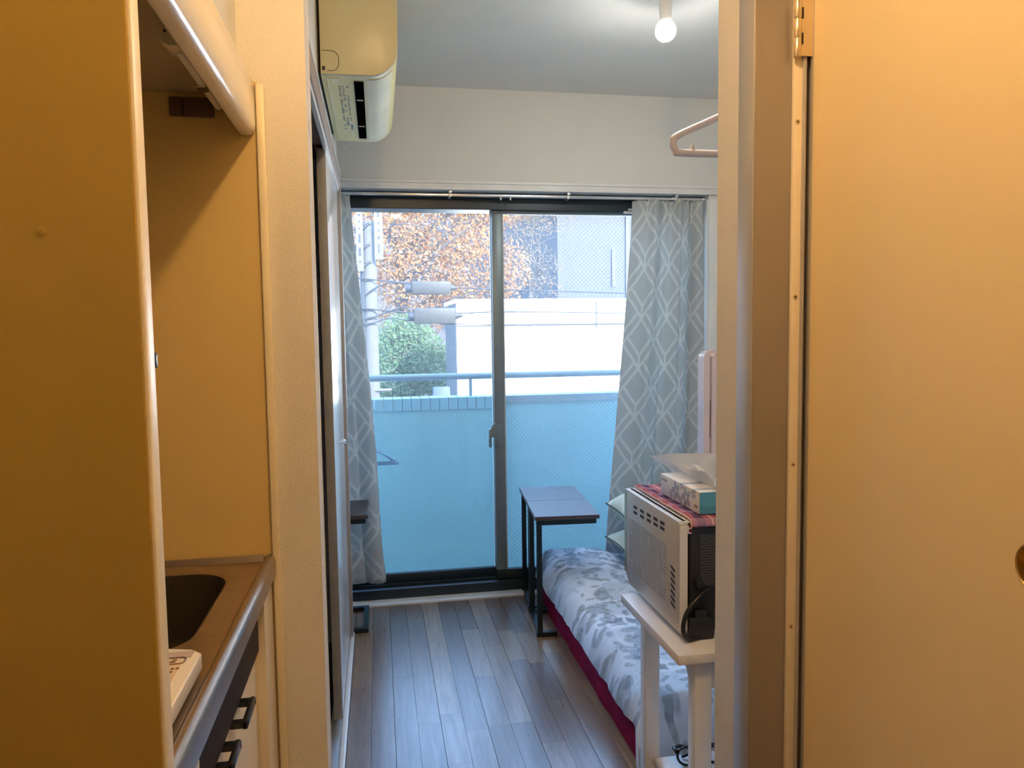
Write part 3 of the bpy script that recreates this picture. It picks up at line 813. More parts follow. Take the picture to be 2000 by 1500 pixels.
# ------------------------------------------------------------------ kitchen
YN0, YN1 = .767, .795
np_ = thing('kitchen_side_panel', (-.45, .78, 0), 'tall ochre side panel of the kitchen in the left foreground', 'panel')
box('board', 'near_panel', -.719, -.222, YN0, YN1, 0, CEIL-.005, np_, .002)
box('edge_strip', 'panel_edge', -.224, -.2185, YN0+.003, YN1+.001, 0, CEIL-.005, np_, .002)
q = hy(80, 452, YN0)
m = MB(); m.lathe([(.0045, 0), (.004, -.0012), (.001, -.0018)], (q.x, YN0+.0004, q.z), 'y', 12); m.build('screw_cap', 'near_panel', np_, 40)
q = hy(301, 702, .80)
m = MB(); m.lathe([(.004, 0), (.006, .004), (.006, .010), (.002, .012)], (-.2275, YN1+.001, q.z), 'y', 12); m.box(-.231, -.2185, YN1+.002, YN1+.011, q.z-.009, q.z+.007, .002); m.build('hook', 'black_plastic', np_, 40)

fp_ = thing('kitchen_end_panel', (-.45, 1.58, 0), 'ochre splash panel at the far end of the sink', 'panel')
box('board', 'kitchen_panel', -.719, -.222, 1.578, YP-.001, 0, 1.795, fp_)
box('edge_strip', 'panel_edge', -.224, -.209, 1.572, YP-.001, 0, 1.790, fp_, .002)
m = MB(); m.tube([(-.2235, 1.5725, .0), (-.2235, 1.5725, 1.788)], .0012, 6); m.build('edge_groove', 'hood_under', fp_)

# base cabinet
cab = thing('sink_cabinet', (-.47, 1.19, 0), 'cream sink cabinet with dark band and black handles', 'cabinet')
box('body', 'cream', -.715, -.262, YN1+.001, 1.570, .06, .64, cab)
box('front_rail', 'cream', -.280, -.262, YN1+.001, 1.570, .64, .80, cab)
box('plinth', 'dark_band', -.70, -.285, YN1+.001, 1.570, 0, .06, cab)
box('dark_panel', 'dark_band', -.262, -.240, .985, 1.462, .693, .803, cab)
box('filler', 'cream', -.262, -.228, 1.464, 1.570, .06, .803, cab)
box('control_front', 'cream', -.262, -.240, YN1+.001, .983, .693, .803, cab)
for (ya, yb, ha, hb) in ((1.177, 1.462, 1.203, 1.286), (YN1+.001, 1.174, 1.083, 1.150)):
    dr = box('cabinet_door', 'cream', -.262, -.247, ya, yb, .065, .690, cab, .0015)
    zc = .680; xo = -.219
    m = MB()
    m.box(-.247, xo, ha, ha+.012, zc-.006, zc+.006, .002); m.box(-.247, xo, hb-.012, hb, zc-.006, zc+.006, .002)
    m.box(xo-.009, xo, ha, hb, zc-.008, zc+.008, .003)
    m.build('handle', 'black_plastic', dr, 40)
# worktop with bowl
ct = thing('sink_worktop', (-.47, 1.19, .80), 'stainless steel sink worktop with rolled front edge', 'sink')
ZT = .838
bx0, bx1, by0, by1 = -.60, -.292, 1.13, 1.512
def rr(x0, x1, y0, y1, r, n=10):
    out = []
    for cx, cy, a0 in ((x1-r, y1-r, 0), (x0+r, y1-r, PI/2), (x0+r, y0+r, PI), (x1-r, y0+r, 3*PI/2)):
        for k in range(n+1):
            a = a0 + PI/2*k/n; out.append((cx+r*math.cos(a), cy+r*math.sin(a)))
    return out
inner = rr(bx0, bx1, by0, by1, .075)
X0, X1, Y0, Y1 = -.716, -.236, YN1+.001, 1.571
cx, cy = (bx0+bx1)/2, (by0+by1)/2
def outer_pt(p):
    dx, dy = p[0]-cx, p[1]-cy
    t = 1e9
    if dx > 1e-9: t = min(t, (X1-cx)/dx)
    if dx < -1e-9: t = min(t, (X0-cx)/dx)
    if dy > 1e-9: t = min(t, (Y1-cy)/dy)
    if dy < -1e-9: t = min(t, (Y0-cy)/dy)
    return (cx+dx*t, cy+dy*t)
pts_in = []
for i in range(len(inner)):
    a = inner[i]; b = inner[(i+1) % len(inner)]
    n = max(1, int(math.hypot(b[0]-a[0], b[1]-a[1])/.012))
    for k in range(n): pts_in.append((a[0]+(b[0]-a[0])*k/n, a[1]+(b[1]-a[1])*k/n))
m = MB(); n = len(pts_in)
top_o = [m.bm.verts.new((*outer_pt(p), ZT)) for p in pts_in]
# insert corners by snapping the nearest outer vertices
for c in ((X0, Y0), (X1, Y0), (X1, Y1), (X0, Y1)):
    v = min(top_o, key=lambda v: (v.co.x-c[0])**2+(v.co.y-c[1])**2); v.co.x, v.co.y = c
top_m = [m.bm.verts.new((p[0]+(p[0]-cx)*.03, p[1]+(p[1]-cy)*.03, ZT)) for p in pts_in]
top_i = [m.bm.verts.new((*p, ZT-.004)) for p in pts_in]
bot_o = [m.bm.verts.new((v.co.x, v.co.y, ZT-.036)) for v in top_o]
for ra, rb in ((top_o, top_m), (top_m, top_i), (bot_o, top_o)):
    for i in range(n): m.bm.faces.new((ra[i], ra[(i+1) % n], rb[(i+1) % n], rb[i]))
m.build('top', 'steel', ct, 40)
m = MB()
rings = []
for (sc, dz) in ((1.0, .004), (.985, .02), (.965, .12), (.93, .155), (.80, .170), (.12, .176)):
    rings.append([m.bm.verts.new((cx+(p[0]-cx)*sc, cy+(p[1]-cy)*sc, ZT-dz)) for p in pts_in])
for ra, rb in zip(rings, rings[1:]):
    for i in range(n): m.bm.faces.new((ra[i], ra[(i+1) % n], rb[(i+1) % n], rb[i]))
m.bm.faces.new(rings[-1])
m.build('bowl', 'sink_dark', ct, 50)
# rolled front edge
pf = [(-.240, ZT-.001), (-.238, ZT+.006), (-.232, ZT+.010), (-.226, ZT+.009), (-.2205, ZT+.003), (-.2185, ZT-.006), (-.2185, ZT-.034), (-.236, ZT-.034)]
m = MB(); m.prism(pf, 'y', YN1+.001, 1.571); m.build('front_lip', 'steel', ct, 50)
m = MB(); m.prism([(1.556, ZT), (1.571, ZT), (1.571, ZT+.010), (1.566, ZT+.011), (1.560, ZT+.004)], 'x', X0, -.240); m.build('end_lip', 'steel', ct, 50)
# cooking plate
ih = thing('cooking_plate', (-.42, .99, ZT), 'white electric cooking plate with printed control strip on the worktop', 'cooker')
zt = ZT+.030
c1 = hz(395, 1270, zt); c2 = hz(334, 1386, zt)
xe = (c1.x+c2.x)/2; yf = c1.y+.012
poly = [(xe, .83), (xe, c1.y-.008), (xe-.016, yf-.004), (xe-.05, yf+.006), (xe-.12, yf+.010), (xe-.21, yf+.006), (xe-.245, yf-.004), (xe-.26, c1.y-.008), (xe-.26, .83)]
m = MB(); m.prism(poly, 'z', ZT+.006, zt, .003); m.build('body', 'ih_white', ih, 50)
for fx in (xe-.02, xe-.24):
    for fy in (.85, c1.y-.03):
        m = MB(); m.lathe([(.010, ZT), (.011, ZT+.007)], (fx, fy, 0), 'z', 12); m.build('foot', 'black_matte', ih, 40)
g0 = hz(378, 1276, zt)
box('finger_groove', 'groove_grey', xe-.20, g0.x, g0.y-.012, g0.y+.008, zt-.002, zt+.0008, ih)
s0 = hz(362, 1286, zt)
m = MB(); m.prism([(xe-.19, .86), (s0.x, .86), (s0.x, s0.y-.012), (s0.x-.010, s0.y), (xe-.19, s0.y)], 'z', zt-.001, zt+.001); m.build('control_strip', 'ih_panel', ih)
ic = hz(340, 1293, zt)
zt2 = zt+.0014
m = MB(); m.tube([(p[0], p[1], zt2) for p in rr(ic.x-.012, ic.x+.014, ic.y-.010, ic.y+.010, .006, 4)], .0008, 5, True); m.build('key_outline', 'ih_print', ih)
for k, (dx, w, dy, h) in enumerate(((-.002, .006, .002, .003), (-.004, .009, -.005, .004))):
    box('key_mark', 'ih_print', ic.x+dx-w/2+.002, ic.x+dx+w/2+.002, ic.y+dy, ic.y+dy+h, zt, zt2, ih)
for k in range(4):
    for j in range(5-k):
        box('print_mark', 'ih_print', ic.x-.016+j*.006, ic.x-.012+j*.006, ic.y-.026-k*.009, ic.y-.022-k*.009, zt, zt2, ih)

# range hood
hd = thing('range_hood', (-.47, 1.18, 1.69), 'cream range hood with rounded visor over the sink', 'range hood')
zb0, zt0 = 1.690, 1.792
pf = [(-.258, zb0+.004), (-.254, zb0), (-.238, zb0), (-.231, zb0+.003), (-.227, zb0+.010), (-.225, zb0+.022), (-.2255, zt0-.004), (-.228, zt0), (-.262, zt0+.035), (-.262, zb0+.05)]
m = MB(); m.prism(pf, 'y', YN1+.002, 1.5715); m.build('visor', 'hood_white', hd, 40)
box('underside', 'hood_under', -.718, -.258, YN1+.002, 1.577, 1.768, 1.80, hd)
box('front_cover', 'wallpaper_room', -.718, -.259, YN1+.002, 1.589, 1.80, CEIL-.003, hd)
fx0 = -.30
fl_ = thing('strip_light', (-.29, 1.33, 1.74)); fl_.parent = hd; fl_.location = Vector((-.29, 1.33, 1.74)) - hd.location
box('housing', 'hood_white', -.296, -.262, 1.215, 1.560, 1.738, 1.768, fl_, .004)
m = MB(); e0 = hz(312, 76, 1.735)
m.prism([(-.310, 1.770), (-.310, 1.742), (-.304, 1.732), (-.294, 1.728), (-.262, 1.728), (-.262, 1.770)], 'y', e0.y+.004, e0.y+.06, .002); m.build('lamp_holder', 'hood_white', fl_, 40)
for dx in (-.298, -.280):
    m = MB(); m.lathe([(.0018, -.002), (.0018, .002)], (dx, e0.y+.004, 1.748), 'y', 8); m.build('screw', 'black_plastic', fl_)
m = MB(); m.tube([(-.286, 1.24, 1.733), (-.286, 1.53, 1.733)], .008, 12); m.build('tube', 'socket_white', fl_, 60)
q = hz(392, 160, 1.735)
box('pull_switch', 'black_plastic', q.x-.007, q.x+.010, q.y-.012, q.y+.018, 1.722, 1.742, fl_, .002)
box('switch_lens', 'chrome', q.x-.008, q.x+.010, q.y-.016, q.y-.012, 1.722, 1.734, fl_)
ob = thing('wall_outlet', (-.345, 1.578, 1.726), 'brown electrical outlet on the ochre panel under the hood', 'outlet')
a = hy(332, 191, 1.578); b = hy(420, 231, 1.578)
xm = a.x+(b.x-a.x)*.3
box('outlet_cover', 'brown_plastic', a.x, xm-.001, 1.566, 1.578, b.z, a.z, ob, .0015)
box('outlet_cover', 'brown_plastic', xm+.001, b.x, 1.566, 1.578, b.z, a.z, ob, .0015)

# ------------------------------------------------------------------ side tables
def side_table(loc, ang, label, right=True):
    t = thing('side_table', loc, label, 'table', 'dark C-shaped side tables')
    Wd, Dp, H, tk = .275, .298, .52, .017
    def part(mb, name, mat, sm=None):
        mb.bm.transform(Matrix.Translation(Vector(loc)))
        return mb.build(name, mat, t, sm)
    part(MB().box(0, Wd, 0, Dp, H-tk, H, .0015), 'tabletop', 'table_wood')
    s = .022
    px = .008 if right else .008
    part(MB().box(px, px+s, .008, .008+s, .02, H-tk-s, .001), 'post', 'table_frame')
    part(MB().box(px, px+s, Dp-.008-s, Dp-.008, .02, H-tk-s, .001), 'post', 'table_frame')
    for yy in (.008, Dp-.008-s):
        part(MB().box(px, Wd-.012, yy, yy+s, H-tk-s, H-tk, .001), 'top_bar', 'table_frame')
    return t, part, px, s, Wd, Dp
ANG = math.radians(-4.5)
q = hz(1044.7, 1010, .52)
fx = q.copy(); fx.z = 0
dirx = Vector((math.cos(ANG), math.sin(ANG), 0)); diry = Vector((-math.sin(ANG), math.cos(ANG), 0))
for k, lab in enumerate(('dark wood-topped C-shaped side table beside the futon, the one nearer the camera', 'dark wood-topped C-shaped side table beside the futon, against the window')):
    loc = fx + diry*(.299*k)
    t, part, px, s, Wd, Dp = side_table(tuple(loc), ANG, lab)
    for yy in (.008, Dp-.008-s):
        part(MB().box(px-.004, .092, yy, yy+s, 0, .02, .001), 'foot_bar', 'table_frame')
    part(MB().box(px, px+s, .008+s, Dp-.008-s, 0, .02, .001), 'base_bar', 'table_frame')
    turn(t, ANG)
a = hz(719, 1006, .52); b = hz(729, 976, .52)
loc = (a.x-.275, 3.209, 0)
t, part, px, s, Wd, Dp = side_table(loc, 0, 'dark wood-topped C-shaped side table tucked beside the closet under the left curtain')
Dp2 = .25
for yy in (.008, Dp-.008-s):
    part(MB().box(px, Wd-.012, yy, yy+s, 0, .02, .001), 'foot_bar', 'table_frame')
part(MB().box(Wd-.012-s, Wd-.012, .008+s, Dp-.008-s, 0, .02, .001), 'base_bar', 'table_frame')

# ------------------------------------------------------------------ futon and duvet, pillows
fx0_, fx1_, fy0, fy1 = .737, 1.60, 2.06, 3.47
def slab_grid(fn_top, z0, x0, x1, y0, y1, nx, ny, edge_r):
    """closed cushion: top surface fn_top(x,y) with rounded rim down to z0"""
    m = MB()
    vs = {}
    for i in range(nx+1):
        for j in range(ny+1):
            xx = x0 + (x1-x0)*i/nx; yy = y0 + (y1-y0)*j/ny
            vs[i, j] = m.bm.verts.new(fn_top(xx, yy))
    for i in range(nx):
        for j in range(ny): m.bm.faces.new((vs[i, j], vs[i+1, j], vs[i+1, j+1], vs[i, j+1]))
    lw = {}
    for (i, j), v in vs.items():
        zz = z0(v.co.x, v.co.y) if callable(z0) else z0
        lw[i, j] = m.bm.verts.new((v.co.x, v.co.y, min(zz, v.co.z-.0005)))
    for i in range(nx):
        for j in range(ny): m.bm.faces.new((lw[i, j], lw[i, j+1], lw[i+1, j+1], lw[i+1, j]))
    loop = [(i, 0) for i in range(nx)] + [(nx, j) for j in range(ny)] + [(i, ny) for i in range(nx, 0, -1)] + [(0, j) for j in range(ny, 0, -1)]
    n = len(loop)
    for k in range(n):
        m.bm.faces.new((vs[loop[k]], vs[loop[(k+1) % n]], lw[loop[(k+1) % n]], lw[loop[k]]))
    return m
def mat_top(x, y):
    d = min(x-fx0_, fx1_-x, y-fy0, fy1-y)
    zz = .105*(1-max(0, 1-d/.03)**2*.35) + .004*noise.noise(Vector((x*6, y*6, 0)))
    xx = x - (.006*noise.noise(Vector((0, y*8, 2))) if d < .001 else 0)
    return Vector((xx, y, zz))
m = slab_grid(mat_top, 0., fx0_, fx1_, fy0, fy1, 24, 36, .03)
m.build('futon_mattress', 'wine_red', None, 50, label='wine red futon mattress lying on the wooden floor', cat='futon')
dx0, dx1, dy0, dy1 = .722, 1.61, 1.995, 3.475
def rim(d, r): 
    t = max(0., 1-max(d, 0)/r); return 1-math.sqrt(max(0., 1-t*t))
def duv_top(x, y):
    far = max(0., (y-2.9)/.57)
    h = .222 + .030*far - .02*max(0, (2.5-y)/.45)
    n1 = noise.noise(Vector((x*3.2, y*2.4, .3))); n2 = noise.noise(Vector((x*9, y*7, 4.)))
    h += .016*n1 + .007*n2
    if x > 1.0 and y > 3.05: h -= .035*min(1., (x-1.0)/.12)*min(1., (y-3.05)/.1)
    e = min((x-dx0)*1.0, (y-dy0), (dx1-x), (dy1-y)*1.4)
    zb = .106
    z = zb + (h-zb)*(1-rim(e, .085))
    xx = x
    if x-dx0 < .10:
        k = 1-(x-dx0)/.10
        xx += k*(.010*noise.noise(Vector((0, y*7, 9.))) + .006*noise.noise(Vector((1, y*19, 3.))))
        z += k*.010*noise.noise(Vector((5, y*9, 1.)))
    if x-dx0 < .02: z -= .004
    z = max(z, .112)
    if y < 2.06: z = .012 + (z-.012)*max(0., (y-dy0)/.065)**.45
    return Vector((xx, y, z))
m = slab_grid(duv_top, lambda x, y: .004 if y < 2.05 else .1115, dx0, dx1, dy0, dy1, 90, 130, .05)
m.build('duvet', 'duvet_print', None, 60, label='white duvet with grey leaf print spread over the futon', cat='duvet')

def pillow(center, size, tilt, label):
    sx, sy, sz = size
    t = thing('pillow', center, label, 'pillow', 'pale pillows at the head of the futon')
    R = Matrix.Translation(Vector(center)) @ tilt
    def sup(u, v, sgn):
        a, b = u*2-1, v*2-1
        h = (max(0, 1-abs(a)**3.2)*max(0, 1-abs(b)**3.2))**.6
        pinch = 1-.06*(1-abs(b)**2)*abs(a) if True else 1
        x = a*sx/2*(1-.07*(1-b*b)); y = b*sy/2*(1-.07*(1-a*a))
        return R @ Vector((x, y, sgn*h*sz/2 + .006*noise.noise(Vector((a*2, b*2, sgn+center[2])))*h))
    m = MB(); m.grid(lambda u, v: sup(u, v, 1), 24, 24); m.grid(lambda u, v: sup(u, v, -1), 24, 24)
    bmesh.ops.remove_doubles(m.bm, verts=m.bm.verts, dist=.0005)
    m.build('cushion', 'pillow', t, 60)
    pts = []
    N = 24
    for k in range(N): pts.append(sup(k/N, 0, 1))
    for k in range(N): pts.append(sup(1, k/N, 1))
    for k in range(N): pts.append(sup(1-k/N, 1, 1))
    for k in range(N): pts.append(sup(0, 1-k/N, 1))
    m = MB(); m.tube(pts, .004, 6, True); m.build('piping', 'piping', t, 60)
    return t
pillow((1.305, 3.285, .292), (.475, .325, .125), Matrix.Rotation(math.radians(0), 4, 'Y') @ Matrix.Rotation(math.radians(-1), 4, 'X'), 'pale yellow-green pillow with dark piping lying on the duvet, the lower one')
pillow((1.308, 3.285, .448), (.475, .325, .180), Matrix.Rotation(math.radians(0), 4, 'Y') @ Matrix.Rotation(math.radians(2), 4, 'X'), 'pale yellow-green pillow with dark piping stacked on top of another pillow')

# ------------------------------------------------------------------ white stand with shelf
HS = .555
st = thing('microwave_stand', (.86, 1.77, 0), 'white wooden stand carrying the microwave beside the wall corner', 'stand')
sx0, sx1, sy0, sy1 = .655, 1.075, 1.560, 1.972
box('tabletop', 'stand_white', sx0, sx1, sy0, sy1, HS-.024, HS, st, .003)
LG = []
for (lx, ly) in ((.705, sy0+.022), (.705, sy1-.062), (sx1-.070, sy0+.022), (sx1-.070, sy1-.062)):
    box('leg', 'stand_white', lx, lx+.042, ly, ly+.040, 0, HS-.024, st, .002)
za, zb_ = HS-.024-.075, HS-.024
def apron_y(xa):
    ya, yb = sy0+.062, sy1-.062
    m = MB(); m.prism([(ya, zb_), (yb, zb_), (yb, za+.02), (yb-.05, za+.045), (ya+.05, za+.045), (ya, za-.03)], 'x', xa, xa+.018); return m
apron_y(.715).build('apron', 'stand_white', st); apron_y(sx1-.060).build('apron', 'stand_white', st)
box('apron', 'stand_white', .747, sx1-.07, sy0+.03, sy0+.048, za, zb_, st)
box('apron', 'stand_white', .747, sx1-.07, sy1-.054, sy1-.036, za, zb_, st)
sc_ = hz(1280, 1481, .16)
ZSH = .105
box('shelf', 'stand_white', .728, sx1-.03, sy0+.064, sy1-.064, ZSH-.018, ZSH, st, .006)
# sunglasses on the shelf
gq = hz(1334, 1490, ZSH+.004)
sg = thing('sunglasses', (gq.x, gq.y, ZSH), 'black-framed glasses lying folded on the lower shelf of the white stand', 'glasses')
gx, gy = gq.x+.012, gq.y
m = MB(); m.tube([(gx-.028+.030*(1-math.cos(a))*1.0 if False else gx+.028*math.cos(a), gy+.010*math.sin(a), ZSH+.022+.020*math.sin(a)) for a in [2*PI*k/20 for k in range(20)]], .0035, 6, True)
m.tube([(gx+.075+.028*math.cos(a), gy+.010*math.sin(a), ZSH+.022+.020*math.sin(a)) for a in [2*PI*k/20 for k in range(20)]], .0035, 6, True)
m.tube([(gx+.028, gy+.004, ZSH+.028), (gx+.0375, gy+.006, ZSH+.032), (gx+.047, gy+.004, ZSH+.028)], .003, 6)
m.build('frame', 'black_plastic', sg, 50)
m = MB(); m.tube([(gx-.028, gy+.006, ZSH+.034), (gx-.030, gy+.022, ZSH+.036), (gx-.010, gy+.032, ZSH+.034), (gx+.06, gy+.034, ZSH+.014), (gx+.085, gy+.034, ZSH+.004)], [.0055, .0055, .005, .004, .004], 8); m.build('temple', 'black_plastic', sg, 50)
m = MB(); m.tube([(gx+.103, gy+.006, ZSH+.030), (gx+.104, gy+.020, ZSH+.030), (gx+.09, gy+.026, ZSH+.028), (gx+.02, gy+.026, ZSH+.012), (gx-.005, gy+.026, ZSH+.005)], [.0055, .0055, .005, .004, .004], 8); m.build('temple', 'black_plastic', sg, 50)

# ------------------------------------------------------------------ microwave
mw = thing('microwave', (.92, 1.83, HS), 'cream microwave oven with black rear on the white stand', 'microwave')
mx0, mx1, my0, my1, mz0, mz1 = .690, 1.150, 1.640, 2.035, HS+.012, .842
# left side wall with bevelled lower far corner
prof = [(my0, mz0+.004), (my0, mz1-.006), (my0+.006, mz1), (my1-.006, mz1), (my1, mz1-.006), (my1, mz0+.035), (my1-.03, mz0+.004)]
m = MB(); m.prism(prof, 'x', mx0, mx0+.022, .003); side = m.build('side_panel', 'micro_body', mw, 40)
box('front_edge', 'hinge_metal', mx0-.0006, mx0+.02, my1-.018, my1+.003, mz0+.034, mz1-.004, mw)
box('top_panel', 'micro_body', mx0+.010, mx1, my0+.002, my1, mz1-.012, mz1, mw, .002)
box('body', 'micro_body', mx0+.022, mx1, my0+.030, my1, mz0+.004, mz1-.012, mw)
box('rear_flange', 'stand_white', mx0+.001, mx0+.020, my0-.002, my0+.002, mz0+.012, mz1-.010, mw)
rear = box('rear_panel', 'micro_rear', mx0+.030, mx1-.01, my0+.008, my0+.032, mz0+.004, mz1-.016, mw, .003)
box('perforated_area', 'perforated', mx0+.055, mx0+.19, my0+.0065, my0+.0085, mz0+.115, mz1-.035, mw)
for fx_ in (mx0+.04, mx1-.06):
    for fy_ in (my0+.05, my1-.06):
        if fy_ < sy1-.012 and fx_ < sx1-.012:
            m = MB(); m.lathe([(.013, HS), (.014, mz0+.006)], (fx_, fy_, 0), 'z', 14); m.build('foot', 'black_matte', mw, 40)
box('info_label', 'micro_label', mx0-.0008, mx0+.001, my0+.085, my1-.035, mz0+.055, mz1-.075, mw)
for k in range(5):
    u = 1235 + k*13.2; v = 991 + k*7.6
    for j in (0, 1):
        q = hx(u+6, v + (0 if j == 0 else 10.5), mx0)
        box('vent_slot', 'black_matte', mx0-.0008, mx0+.002, q.y-.014, q.y+.014, q.z-.0038, q.z+.0038, side)
for k in range(7):
    q = hx(1314.5, 1111 + k*11.8, mx0)
    MB().prism([(q.y-.011, q.z-.0065), (q.y+.013, q.z+.0005), (q.y+.013, q.z+.0065), (q.y-.011, q.z+.0005)], 'x', mx0-.0008, mx0+.002).build('vent_slot', 'black_matte', side)
q = hy(1365, 1138, my0)
m = MB(); m.lathe([(.012, 0), (.013, -.012), (.010, -.020), (.004, -.021)], (q.x, my0+.008, q.z), 'y', 16); m.build('spacer', 'micro_rear', mw, 40)
q2 = hy(1349, 1030, my0)
box('connector', 'stand_white', q2.x-.006, q2.x+.004, my0+.002, my0+.02, q2.z-.016, q2.z+.010, mw)
for k in (0, 1): box('connector_pin', 'wine_red', q2.x-.003, q2.x+.003, my0, my0+.004, q2.z-.012+.012*k, q2.z-.005+.012*k, mw)
# cord: loops out at the rear, down on the stand top
ctrl = [hy(1385, 1150, my0-.004), hy(1366, 1165, my0-.012), hy(1343, 1195, my0-.020), hy(1334, 1225, my0-.022), hy(1340, 1246, my0-.020), hy(1356, 1250, my0-.010), hy(1372, 1247, my0-.004), hy(1390, 1246, my0)]
def smooth_path(P, n=6):
    out = []
    for i in range(len(P)-1):
        p0 = P[max(0, i-1)]; p1 = P[i]; p2 = P[i+1]; p3 = P[min(len(P)-1, i+2)]
        for k in range(n):
            t = k/n
            out.append(.5*((2*p1) + (p2-p0)*t + (2*p0-5*p1+4*p2-p3)*t*t + (3*p1-p0-3*p2+p3)*t**3))
    out.append(P[-1]); return out
pts = [Vector((p.x, p.y, max(p.z, HS+.006))) for p in smooth_path(ctrl)]
m = MB(); m.tube(pts, .0055, 8); m.build('cord', 'black_plastic', mw, 60)
for k, (ua, ub, va, vb) in enumerate(((1345, 1392, 1206, 1247), (1356, 1380, 1192, 1208))):
    a = hy(ua, va, my0-.002); b = hy(ub, vb, my0-.002)
    box('plug' if k == 0 else 'cord_bundle', 'micro_rear', a.x, b.x, my0-.010, my0+.008, max(b.z, HS+.001), a.z, mw, .004)

# plaid cloth on the microwave
cl = MB()
def cloth(u, v):
    x = mx0+.026 + u*.36; y = my0-.010 + v*.40
    z = mz1 + .004 + .004*math.sin(u*9)*math.sin(v*7) * .4 + .0015*noise.noise(Vector((x*30, y*30, 0)))
    if u < .06: z += .006*math.sin(u/.06*PI)
    if v < .10:
        k = 1-v/.10; y = my0+.002-.010*k; z = mz1 + .004 - .016*k*k
    return Vector((x, y, z))
cl.grid(cloth, 40, 50)
ob_ = cl.build('plaid_cloth', 'plaid_cloth', None, 60, label='red and purple plaid cloth spread under the tissue box', cat='cloth')
sl_ = ob_.modifiers.new('thick', 'SOLIDIFY'); sl_.thickness = .004; sl_.offset = 0
# tissue box
TZ = mz1+.009
ta = hz(1366, 1005, TZ); tb = hz(1275, 957, TZ)
ty0, tx0 = ta.y, ta.x
th = hx(1366, 962, ta.x).z - TZ
th = max(.045, min(.06, th))
tbx = thing('tissue_box', (tx0+.057, ty0+.12, TZ), 'white tissue box with blue flowers and blue end on the plaid cloth', 'tissue box')
TL, TWd = max(.19, min(.25, tb.y-ta.y)), .115
box('carton', 'tissue_print', tx0, tx0+TWd, ty0+.001, ty0+TL, TZ, TZ+th, tbx, .0008)
box('end_panel', 'tissue_end', tx0+.0006, tx0+TWd-.0006, ty0-.0006, ty0+.0016, TZ+.0006, TZ+th-.0006, tbx)
box('end_flap', 'tissue_blue', tx0+.0006, tx0+TWd-.0006, ty0-.0010, ty0, TZ+th*.36, TZ+th-.0006, tbx)
for k in range(6):
    box('brand_mark', 'print_grey', tx0-.0006, tx0+.0005, ty0+TL-.012-k*.0065, ty0+TL-.0072-k*.0065, TZ+th-.016, TZ+th-.009, tbx)
for k, yy in enumerate((.022, .012)):
    box('print_mark', 'brown_plastic', tx0-.0006, tx0+.0005, ty0+yy, ty0+yy+.005, TZ+.012, TZ+.019, tbx)
xt = tx0+.058
topl = [(0., 1.640, .985), (.12, 1.692, .992), (.45, 1.892, .962), (.75, 2.02, .935), (1., 2.146, .913)]
def topy(u, k):
    for p, q_ in zip(topl, topl[1:]):
        if u <= q_[0]+1e-9: return p[k] + (q_[k]-p[k])*(u-p[0])/(q_[0]-p[0])
def tis(u, v):
    b0 = Vector((xt, ty0+.045+u*(TL-.085), TZ+th-.003))
    t1 = Vector((.800 - .010*math.sin(u*3) + .014*math.sin(u*9), topy(u, 1), topy(u, 2)))
    p = b0.lerp(t1, v)
    p.x += (.030*math.sin(v*PI)*(u-.35) + .008*math.sin(u*17+v*2)*math.sin(v*PI))
    p.z += -.012*math.sin(v*PI)*u
    return p
m = MB(); m.grid(tis, 40, 20); m.build('tissue', 'tissue_paper', tbx, 80)
def tis2(u, v):
    b0 = Vector((xt+.004, ty0+.03+u*(TL-.12), TZ+th-.003))
    t1 = Vector((tx0+.020+.03*u, ty0+.055+u*.16, TZ+th+.028+.012*math.sin(u*7)))
    p = b0.lerp(t1, v); p.z += .022*math.sin(v*PI*.8)*(1-.5*u); return p
m = MB(); m.grid(tis2, 30, 14); m.build('tissue', 'tissue_paper', tbx, 80)

# upright appliance on the microwave, behind the tissues
AP = 1.985
pa = hy(1375, 700, AP); pt = hy(1390, 684, AP)
ap = thing('slim_appliance', (pa.x+.09, AP+.02, mz1), 'white upright appliance with rounded top standing behind the tissue box', 'appliance')
ax0 = pa.x; ax1 = ax0+.18; azt = pa.z+.012; az0 = mz1+.009
ay_, by_ = AP, AP+.045
def upright(x0, x1, z1, r):
    p = [(x0, az0)] + [(x0+r-r*math.cos(a), z1-r+r*math.sin(a)) for a in [PI/2*k/6 for k in range(7)]] + [(x1-r+r*math.sin(a), z1-r+r*math.cos(a)) for a in [PI/2*k/6 for k in range(7)]] + [(x1, az0)]
    return p
m = MB(); m.prism(upright(ax0+.002, ax1, azt+.012, .03), 'y', ay_+.014, by_); m.build('rear_shell', 'appliance_white', ap, 40)
m = MB(); m.prism(upright(ax0, ax0+.018, azt, .0085), 'y', ay_, ay_+.014); m.build('left_panel', 'appliance_white', ap, 40)
m = MB(); m.prism(upright(ax0+.0245, ax1, azt, .012), 'y', ay_, ay_+.014); m.build('front_panel', 'appliance_white', ap, 40)
box('groove', 'groove_grey', ax0+.018, ax0+.0245, ay_+.006, ay_+.013, az0, azt-.006, ap)
qa = hy(1388, 781, AP); qb = hy(1388, 856, AP)
box('slot', 'black_matte', qa.x-.0012, qa.x+.0012, ay_+.004, ay_+.008, qb.z, qa.z, ap)

